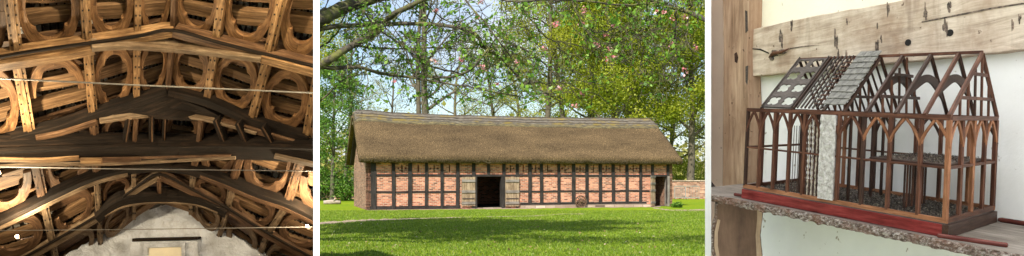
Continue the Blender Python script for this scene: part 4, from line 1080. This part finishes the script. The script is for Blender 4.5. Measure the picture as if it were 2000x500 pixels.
# lattice panel with pierced quatrefoil holes
u0, u1 = mu(1538), mu(1481)
m_lat = m_mg
def lat(a, t, lift): return RP(u0+(u1-u0)*a, t, 0, lift)
s = MB()
NC, NR = 2, 4
for ci in range(NC):
    for ri in range(NR):
        ca, ct = (ci+.5)/NC, (ri+.5)/NR; ns = 24; outer = []; inner = []
        for k in range(ns):
            th = 2*math.pi*k/ns; cx_, sx_ = math.cos(th), math.sin(th)
            mxx = max(abs(cx_), abs(sx_)); ox, oy = cx_/mxx, sx_/mxx
            rin = .60+.16*abs(math.sin(2*th+.0))-.10*(abs(math.cos(2*th))**8)
            outer.append((ca+ox*.5/NC, ct+oy*.5/NR)); inner.append((ca+cx_*rin*.5/NC*1.15, ct+sx_*rin*.5/NR))
        for k in range(ns):
            j = (k+1) % ns
            for lift in (.010,.004):
                s.face([lat(*outer[k],lift), lat(*outer[j],lift), lat(*inner[j],lift), lat(*inner[k],lift)], [(outer[k][0],outer[k][1]*.4),(outer[j][0],outer[j][1]*.4),(inner[j][0],inner[j][1]*.4),(inner[k][0],inner[k][1]*.4)])
            s.face([lat(*inner[k],.010), lat(*inner[j],.010), lat(*inner[j],.004), lat(*inner[k],.004)], [(0,0),(.1,0),(.1,.1),(0,.1)])
mb_(s, 'lattice_panel', m_lat, bevel=0)
for a in (0,1):
    s = MB(); s.bar(lat(a,0,.014), lat(a,1,.014), .005, .006, RNf); mb_(s, 'lattice_batten', m_mg)
# closely set rafters and battens
for k in range(9):
    u = u0+(mu(1606)-u0)*(k+.6)/9; s = MB(); s.bar(RP(u,0,0,.010), RP(u,1,0,.010), .006, .008, RNf); mb_(s, 'close_rafter', m_mg if k % 3 else m_md)
for k in range(12):
    t_ = .05+.93*k/12; s = MB(); s.bar(RP(mu(1578),t_,0,.018), RP(mu(1640),t_,0,.018), .0035, .004, RNf); mb_(s, 'roof_batten', m_mw)
m_ms = plain('model_stone_slate', (.17,.165,.145), .9, .45, 45, bd=.004)
ua, ub = mu(1598), mu(1641)
for r0 in range(9):
    s = MB(); t_ = r0/9; n = 4 if r0 % 2 else 3
    for k in range(n):
        a = ua+(ub-ua)*(k+.04)/n; b2 = ua+(ub-ua)*(k+.96)/n; tt = t_+random.uniform(-.006,.006)
        s.prism([RP(a,tt,0,.030), RP(b2,tt,0,.030), RP(b2,tt+.135,0,.023), RP(a,tt+.135,0,.023)], RNf*-.004)
    mb_(s, 'slate_course', m_ms, bevel=0)
# back slope, hidden side, close rafters
for k in range(14):
    u = mu(1640)+(mu(1480)-mu(1640))*k/13; s = MB(); s.bar(RP(u,0,1), RP(u,.98,1), .007, .008, nW); mb_(s, 'rear_rafter', m_md)

# the room: wall with post and beam
v0 = 1.16
Wp = M(0,v0,0); WN = FN.copy(); WN.z = 0; WN.normalize()
def WP(px, py, off=0):                            # photo point on the wall, off metres in front of it
    r = Vector(((px-1000)/F, 1, (HOR-py)/F)); o = Vector((0,0,CAMZ)); pl = Wp+WN*off
    t = (pl-o).dot(WN)/r.dot(WN); return o+r*t
def wallpoly(name, pts, off, th, m, parent=None, clip=True, bevel=0):
    s = MB(); s.prism([WP(x,y,off) for x,y in pts], -WN*th); rt = parent
    if rt is not None: s.v = [tuple(Vector(q)-rt.location) for q in s.v]
    o_ = rt.location if rt is not None else Vector((0,0,0))
    return s.build(name, m, rt, clip=[(Vector(p)-o_, n_) for p, n_ in CLIPR] if clip else None, bevel=bevel)
def plaster(name, col, var=.05):
    m, nt, b = mat(name); n1 = noi(nt, coords(nt), 3.2, 6, .6); n2 = noi(nt, coords(nt), 45, 4, .7); n3 = noi(nt, coords(nt), 26, 2, .5)
    c = ramp(nt, n1, [(.3, tuple(x*(1-var*2) for x in col)), (.65, col)])
    sp = ramp(nt, n3, [(.24, (.35,.28,.2)), (.29, (1,1,1))])
    nt.links.new(mixc(nt, .8, c, sp, 'MULTIPLY'), b.inputs['Base Color']); b.inputs['Roughness'].default_value = .8; bump(nt, b, n2, .35, .004); return m
m_cw = plaster('cream_plaster', (.90,.87,.70)); m_bw = plaster('cool_white_plaster', (.88,.885,.86)); m_pw = plaster('pinkish_plaster', (.90,.74,.60))
s = MB(); a = WP(1389,350); a.z = 0; b_ = Wp-nU*1.9; b_.z = 0; dr = (b_-a).normalized()
s.prism([a, b_, b_+Vector((0,0,3.4)), a+Vector((0,0,3.4))], -WN*.15); tag(s.build('room_wall', m_bw, clip=CLIPR), kind='structure')
tag(wallpoly('room_wall_upper', [(1455,-140),(2150,-140),(2150,-30),(1455,80)], .004, .004, m_cw), kind='structure')
tag(wallpoly('room_wall_left', [(1385,-140),(1418,-140),(1418,600),(1385,600)], .004, .004, m_pw), kind='structure')
# oak post and beam
m_post, nt, b = mat('pale_oak')
vv = coords(nt, 'UV', (2.2,26,1)); g = noi(nt, vv, 1, 7, .7, .8); o3 = noi(nt, coords(nt, 'UV', (.8,2.2,1)), 3.0, 5, .6); hol = noi(nt, coords(nt), 30, 2, .5)
c = ramp(nt, g, [(.25, (.17,.10,.06)), (.5, (.42,.28,.18)), (.75, (.62,.46,.32))])
c = mixc(nt, .8, c, ramp(nt, o3, [(.34, (.50,.42,.36)), (.58, (1,1,1))]), 'MULTIPLY')
c = mixc(nt, .9, c, ramp(nt, hol, [(.25, (.2,.13,.09)), (.30, (1,1,1))]), 'MULTIPLY')
nt.links.new(c, b.inputs['Base Color']); b.inputs['Roughness'].default_value = .75; bump(nt, b, g, .6, .008)
m_bm, nt, b = mat('grey_oak_beam')
g = noi(nt, coords(nt, 'UV', (3,30,1)), 1, 7, .7, 1.0); o3 = noi(nt, coords(nt, 'UV', (2.0,1.2,1)), 2.4, 5, .65); hol = noi(nt, coords(nt), 34, 2, .5); st = noi(nt, coords(nt, 'UV', (9,.8,1)), 1.2, 4, .6)
c = ramp(nt, g, [(.25, (.33,.26,.19)), (.5, (.60,.50,.39)), (.75, (.78,.69,.57))])
c = mixc(nt, .8, c, ramp(nt, o3, [(.36, (.55,.44,.36)), (.58, (1,1,1))]), 'MULTIPLY')
c = mixc(nt, .9, c, ramp(nt, hol, [(.25, (.2,.13,.09)), (.30, (1,1,1))]), 'MULTIPLY')
c = mixc(nt, .5, c, ramp(nt, st, [(.30, (.35,.27,.22)), (.42, (1,1,1))]), 'MULTIPLY')
nt.links.new(c, b.inputs['Base Color']); b.inputs['Roughness'].default_value = .8; bump(nt, b, g, .6, .006)
def edged(pts, amp, n=8, seed=3):
    r2 = random.Random(seed); out = []
    for i in range(len(pts)):
        a = pts[i]; b2 = pts[(i+1) % len(pts)]
        for k in range(n): t = k/n; out.append((a[0]+(b2[0]-a[0])*t+(r2.uniform(-amp,amp) if k else 0), a[1]+(b2[1]-a[1])*t+(r2.uniform(-amp,amp) if k else 0)))
    return out
def timber(name, pts, off, th, m, root):
    s = MB(); p = [WP(x,y,off) for x,y in pts]; e1 = (p[len(p)//4]-p[0])
    return p
post_w = tag(empty('oak_post', WP(1438,370,.1)), 'upright rough oak post at the left of the white wall', 'post')
pp = edged([(1411,-140),(1412,40),(1412,180),(1410,376),(1456,380),(1462,240),(1459,100),(1463,0),(1462,-140)], .9, 5)
s = MB(); P3 = [WP(x,y,.10) for x,y in pp]; uvp = [(q.z, (q-P3[0]).dot(dr)) for q in P3]; s.prism(P3, -WN*.097, uvp)
s.v = [tuple(Vector(q)-post_w.location) for q in s.v]; s.build('post_timber', m_post, post_w, bevel=.004)
wallpoly('post_knot', [(1434,105),(1438,102),(1441,112),(1439,123),(1435,121)], .1035, .006, m_md, post_w)
for q in ([(1455,20),(1459,22),(1460,60),(1456,64)], [(1456,130),(1460,128),(1459,165),(1456,160)]): wallpoly('wane', q, .103, .006, m_mg, post_w)
beam = tag(empty('oak_beam', WP(1700,80,.06)), 'broad stained oak beam with peg holes running across the wall above the model', 'beam')
pb = edged([(1466,58),(1580,33),(1700,12),(1850,-16),(2100,-64),(2100,82),(2000,97),(1850,112),(1700,127),(1590,138),(1466,149)], 1.0, 6, 9)
s = MB(); P3 = [WP(x,y,.06) for x,y in pb]; uvp = [((q-P3[0]).dot(dr), q.z) for q in P3]; s.prism(P3, -WN*.057, uvp)
s.v = [tuple(Vector(q)-beam.location) for q in s.v]; s.build('beam_timber', m_bm, beam, bevel=.004)
m_stain = plain('dark_stain', (.10,.075,.055), .9, .6, 40)
def blob(name, cx, cy, rx, ry, m, n=18, seed=1, off=.0622):
    r2 = random.Random(seed); pts = [(cx+rx*math.cos(2*math.pi*k/n)*r2.uniform(.6,1.15), cy+ry*math.sin(2*math.pi*k/n)*r2.uniform(.75,1.1)) for k in range(n)]
    return wallpoly(name, pts, off, .003, m, beam)
m_st2, nt, b = mat('soot_stain')
n1 = noi(nt, coords(nt), 38, 5, .7); nt.links.new(ramp(nt, n1, [(.42, (.05,.038,.03)), (.64, (.28,.21,.16))]), b.inputs['Base Color']); b.inputs['Roughness'].default_value = .9
for i, (x, y, a, b2) in enumerate(((1524,68,3.2,24),(1546,52,1.6,13),(1631,78,3.6,26),(1637,110,1.6,14),(1653,108,1.4,9),(1654,42,1.2,7),(1713,88,2.6,17),(1721,75,1.6,10),(1735,17,2.4,15),(1808,28,3.0,22),(1852,16,3.6,14),(1845,45,3.6,26),(1978,48,2.0,13),(1992,38,2.6,12),(1714,50,1.5,8))):
    rs = random.Random(i)
    for k in range(5):
        f = rs.uniform(-1,1); blob('stain', x+f*a*1.1, y+rs.uniform(-.5,.5)*b2, a*rs.uniform(.25,.6), b2*rs.uniform(.25,.75), m_st2, seed=i*7+k, off=.0622+.0003*k)
m_hole = plain('peg_hole', (.01,.008,.006), .9, .2, 10)
for (x, y, rr) in ((1773,83,6.5),(1855,64,6.8)):
    s = MB(); c0 = WP(x,y,.063); ex = dr; n = 18; ring = [c0+ex*math.cos(2*math.pi*k/n)*rr/F*c0.y+Vector((0,0,1))*math.sin(2*math.pi*k/n)*rr/F*c0.y for k in range(n)]
    s.prism([q-beam.location for q in ring], -WN*.004); s.build('peg_hole', m_hole, beam)
# knot with split on the beam's left end
for (x, y, a, b2, sd) in ((1513,104,8,7,71),(1527,101,9,5,72),(1507,112,5,8,73)): blob('knot_stain', x, y, a, b2, m_st2, seed=sd, off=.0635)
m_kn = wood('knot_wood', (.03,.015,.01), (.12,.055,.03), (.26,.13,.07), 8, 60, .6, 12)
s = MB(); s.tube([WP(1502,112,.06)-beam.location, WP(1510,104,.075)-beam.location, WP(1525,102,.08)-beam.location, WP(1541,95,.065)-beam.location], [.004,.010,.008,.003], 8); s.build('knot', m_kn, beam, smooth=True)
wallpoly('split', [(1466,94),(1485,95),(1502,103),(1501,105),(1484,98),(1466,96)], .0625, .003, m_hole, beam)
wallpoly('split', [(1800,42),(1850,32),(1940,14),(2020,2),(2020,5),(1940,17),(1850,35),(1800,44)], .0625, .003, m_st2, beam)
wallpoly('split', [(1541,94),(1575,89),(1600,88),(1575,91),(1541,96)], .0625, .003, m_st2, beam)
# live-edge shelf
m_sh = wood('shelf_top_wood', (.10,.085,.07), (.25,.215,.18), (.42,.38,.33), 4, 26, .6, 5)
m_bk, nt, b = mat('shelf_bark'); n1 = noi(nt, coords(nt,'Object',(1,1,1.6)), 60, 8, .8); n2 = noi(nt, coords(nt), 9, 4, .6)
c = ramp(nt, n1, [(.36, (.03,.02,.015)), (.49, (.18,.13,.10)), (.62, (.55,.50,.45))]); c = mixc(nt, ramp(nt, n2, [(.45,(0,0,0)),(.6,(.6,.6,.6))]), c, (.20,.09,.05))
nt.links.new(c, b.inputs['Base Color']); b.inputs['Roughness'].default_value = .95; bump(nt, b, n1, 1, .012)
shelf = tag(empty('shelf', M(.5,.5,-.2)), 'thick waney-edged plank shelf carrying the model along the wall', 'shelf')
s = MB(); rings = []
for i in range(61):
    u = -.75+2.1*i/60; e = -.07+.012*noise.noise(Vector((i*.4,0,0)))+(.0 if u < 1.02 else -.03*(u-1.02)*4)
    rings.append([M(u,e,-.17), M(u,1.155,-.17), M(u,1.155,-.25), M(u,e+.02,-.25)])
s.loft(rings); mb_(s, 'plank', m_sh, root=shelf, bevel=0)
s = MB(); rings = []
for i in range(281):
    u = -.75+2.1*i/280; e = -.072+.012*noise.noise(Vector((i*.4*60/280,0,0)))+(.0 if u < 1.02 else -.03*(u-1.02)*4); f = .012*noise.noise(Vector((i*.22,3,0)))
    row = [M(u,e+.01,-.171)]
    for k in range(7): t = k/6; row.append(M(u, e-.016*math.sin(math.pi*(.15+.7*t))+.016*noise.noise(Vector((i*.9,k*1.3,7)))+.01*noise.noise(Vector((i*2.3,k*2.3,2))), -.172-(.095+f*2)*t))
    row.append(M(u,e+.03,-.268)); rings.append(row)
s.loft(rings); mb_(s, 'bark_edge', m_bk, root=shelf, bevel=0)
# rods lying on the shelf
m_dr = wood('mahogany', (.05,.012,.010), (.13,.035,.028), (.26,.10,.075), 6, 60, .25, 8)
def rod(a, b2, rad, lab):
    c0 = (a+b2)/2; r = MB(); r.tube([a-c0, a.lerp(b2,.02)-c0, a.lerp(b2,.98)-c0, b2-c0], [rad*.7,rad,rad,rad*.7], 12); r.v = [v_ for v_ in r.v]
    o = r.build('wooden_rod', m_dr, smooth=True); o.location = c0; tag(o, lab, 'rod', 'polished rods on the shelf')
rod(M(1.065,.015,-.142), M(.9,.08,-.142)+Vector((0,0,-.0)), .0078, 'short dark red rod end sticking out under the left end of the red plinth')
rod(M(.02,-.045,-.150), M(-.20,-.045+.12,-.150), .0085, 'dark polished rod lying on the shelf beyond the near corner of the plinth')
rod(M(-.01,1.06,-.145), M(-.62,1.06,-.145), .010, 'long dark polished rod lying at the back of the shelf against the wall')
# upright slab under the shelf
m_sl = wood('dark_slab_wood', (.05,.028,.017), (.15,.09,.055), (.25,.16,.10), 2.2, 10, .5, 4)
sup = tag(empty('shelf_support', P(1440,500,3.72)), 'upright dark waney slab holding up the left end of the shelf', 'shelf support')
def sp(x, y, o=0): return P(x, y, 3.72-o)-sup.location
s = MB(); pts = edged([(1402,396),(1490,402),(1488,430),(1484,460),(1488,500),(1482,620),(1400,620),(1398,500),(1393,480),(1394,450),(1401,425)], .6, 4, 4)
P3 = [sp(x,y) for x,y in pts]; s.prism(P3, (.02,.05,0), [(q.z, q.x) for q in P3]); s.build('slab', m_sl, sup, bevel=.003)
m_sw = wood('sapwood', (.30,.20,.12), (.46,.34,.22), (.6,.48,.34), 3, 20, .6, 4)
for q in ([(1479,402),(1490,402),(1488,430),(1484,460),(1488,500),(1482,620),(1473,620),(1478,500),(1476,460),(1479,430)], [(1407,430),(1402,455),(1402,480),(1407,510),(1404,620),(1399,620),(1399,500),(1395,480),(1396,452),(1402,428)]):
    s = MB(); P3 = [sp(x,y,.002) for x,y in q]; s.prism(P3, (0,.004,0), [(a.z,a.x) for a in P3]); s.build('sapwood_edge', m_sw, sup)
s = MB(); s.tube([sp(1400,398,-.02), sp(1401,420,-.02), sp(1394,445,-.02), sp(1391,480,-.02), sp(1397,500,-.02), sp(1399,620,-.02)], [.010,.014,.012,.015,.012,.012], 8); s.v = s.v; s.build('bark_edge', m_bk, sup, clip=[(Vector(p)-sup.location, n_) for p, n_ in CLIPR])
# part of an iron-tyred wheel leaning at the left
m_wd = plain('dark_wheel_wood', (.05,.035,.028), .6, .4, 12)
wr = tag(empty('old_wheel', WP(1376,395,.12)), 'edge of a dark old wheel standing on the shelf end by the oak post', 'wheel')
c0 = WP(1370,402,.12); s = MB(); rings = []; R0 = .17
for k in range(33):
    a = math.pi*(k/32); e = dr*math.cos(a)+Vector((0,0,1))*math.sin(a)
    rings.append([c0+e*(R0+.0)-WN*.0-wr.location, c0+e*(R0-.022)-wr.location, c0+e*(R0-.022)+WN*.02-wr.location, c0+e*R0+WN*.02-wr.location])
s.loft(rings); s.build('rim', m_wd, wr, clip=[(Vector(p)-wr.location, n_) for p, n_ in CLIPR])
s = MB(); 
for a in (.5,.9): e = dr*math.cos(a)+Vector((0,0,1))*math.sin(a); s.bar(c0+e*.03-wr.location, c0+e*(R0-.01)-wr.location, .012, .012)
s.build('spoke', m_wd, wr, clip=[(Vector(p)-wr.location, n_) for p, n_ in CLIPR])
# unseen translucent panes added to light the room softly, pale bounce floor
m_fr, nt, b = mat('added_diffuser'); nt.nodes.remove(b)
tl = nt.nodes.new('ShaderNodeBsdfTranslucent'); tl.inputs[0].default_value = (.93,.93,.93,1); nt.links.new(tl.outputs[0], nt.nodes['Material Output'].inputs[0])
s = MB(); s.prism([(.30,-.8,3.05),(4.2,-.8,3.05),(4.2,4.9,3.05),(1.22,4.9,3.05)][::1], (0,0,.01)); 
s = MB(); s.face([(-2.5,-.9,3.05),(4.2,-.9,3.05),(4.2,4.9,3.05),(-1.0,4.9,3.05),(-1.2,2.0,3.05),(-2.5,1.6,3.05)], [(0,0)]*6); tag(s.build('added_roof_diffuser', m_fr), kind='structure')
s = MB(); s.face([(-2.5,-.95,0),(4.2,-.95,0),(4.2,-.95,3.04),(-2.5,-.95,3.04)], [(0,0)]*4); tag(s.build('added_front_diffuser', m_fr), kind='structure')
m_fl = plain('bounce_floor_pale', (.86,.84,.80), .8, .04, 2)  # unseen floor, made pale to bounce light onto the wall
s = MB(); s.face([(-.2,-3.5,.006),(4.2,-3.5,.006),(4.2,4.6,.006),(1.0,4.0,.006),(-.2,.8,.006)], [(0,0)]*5); tag(s.build('bounce_floor', m_fl), kind='structure')
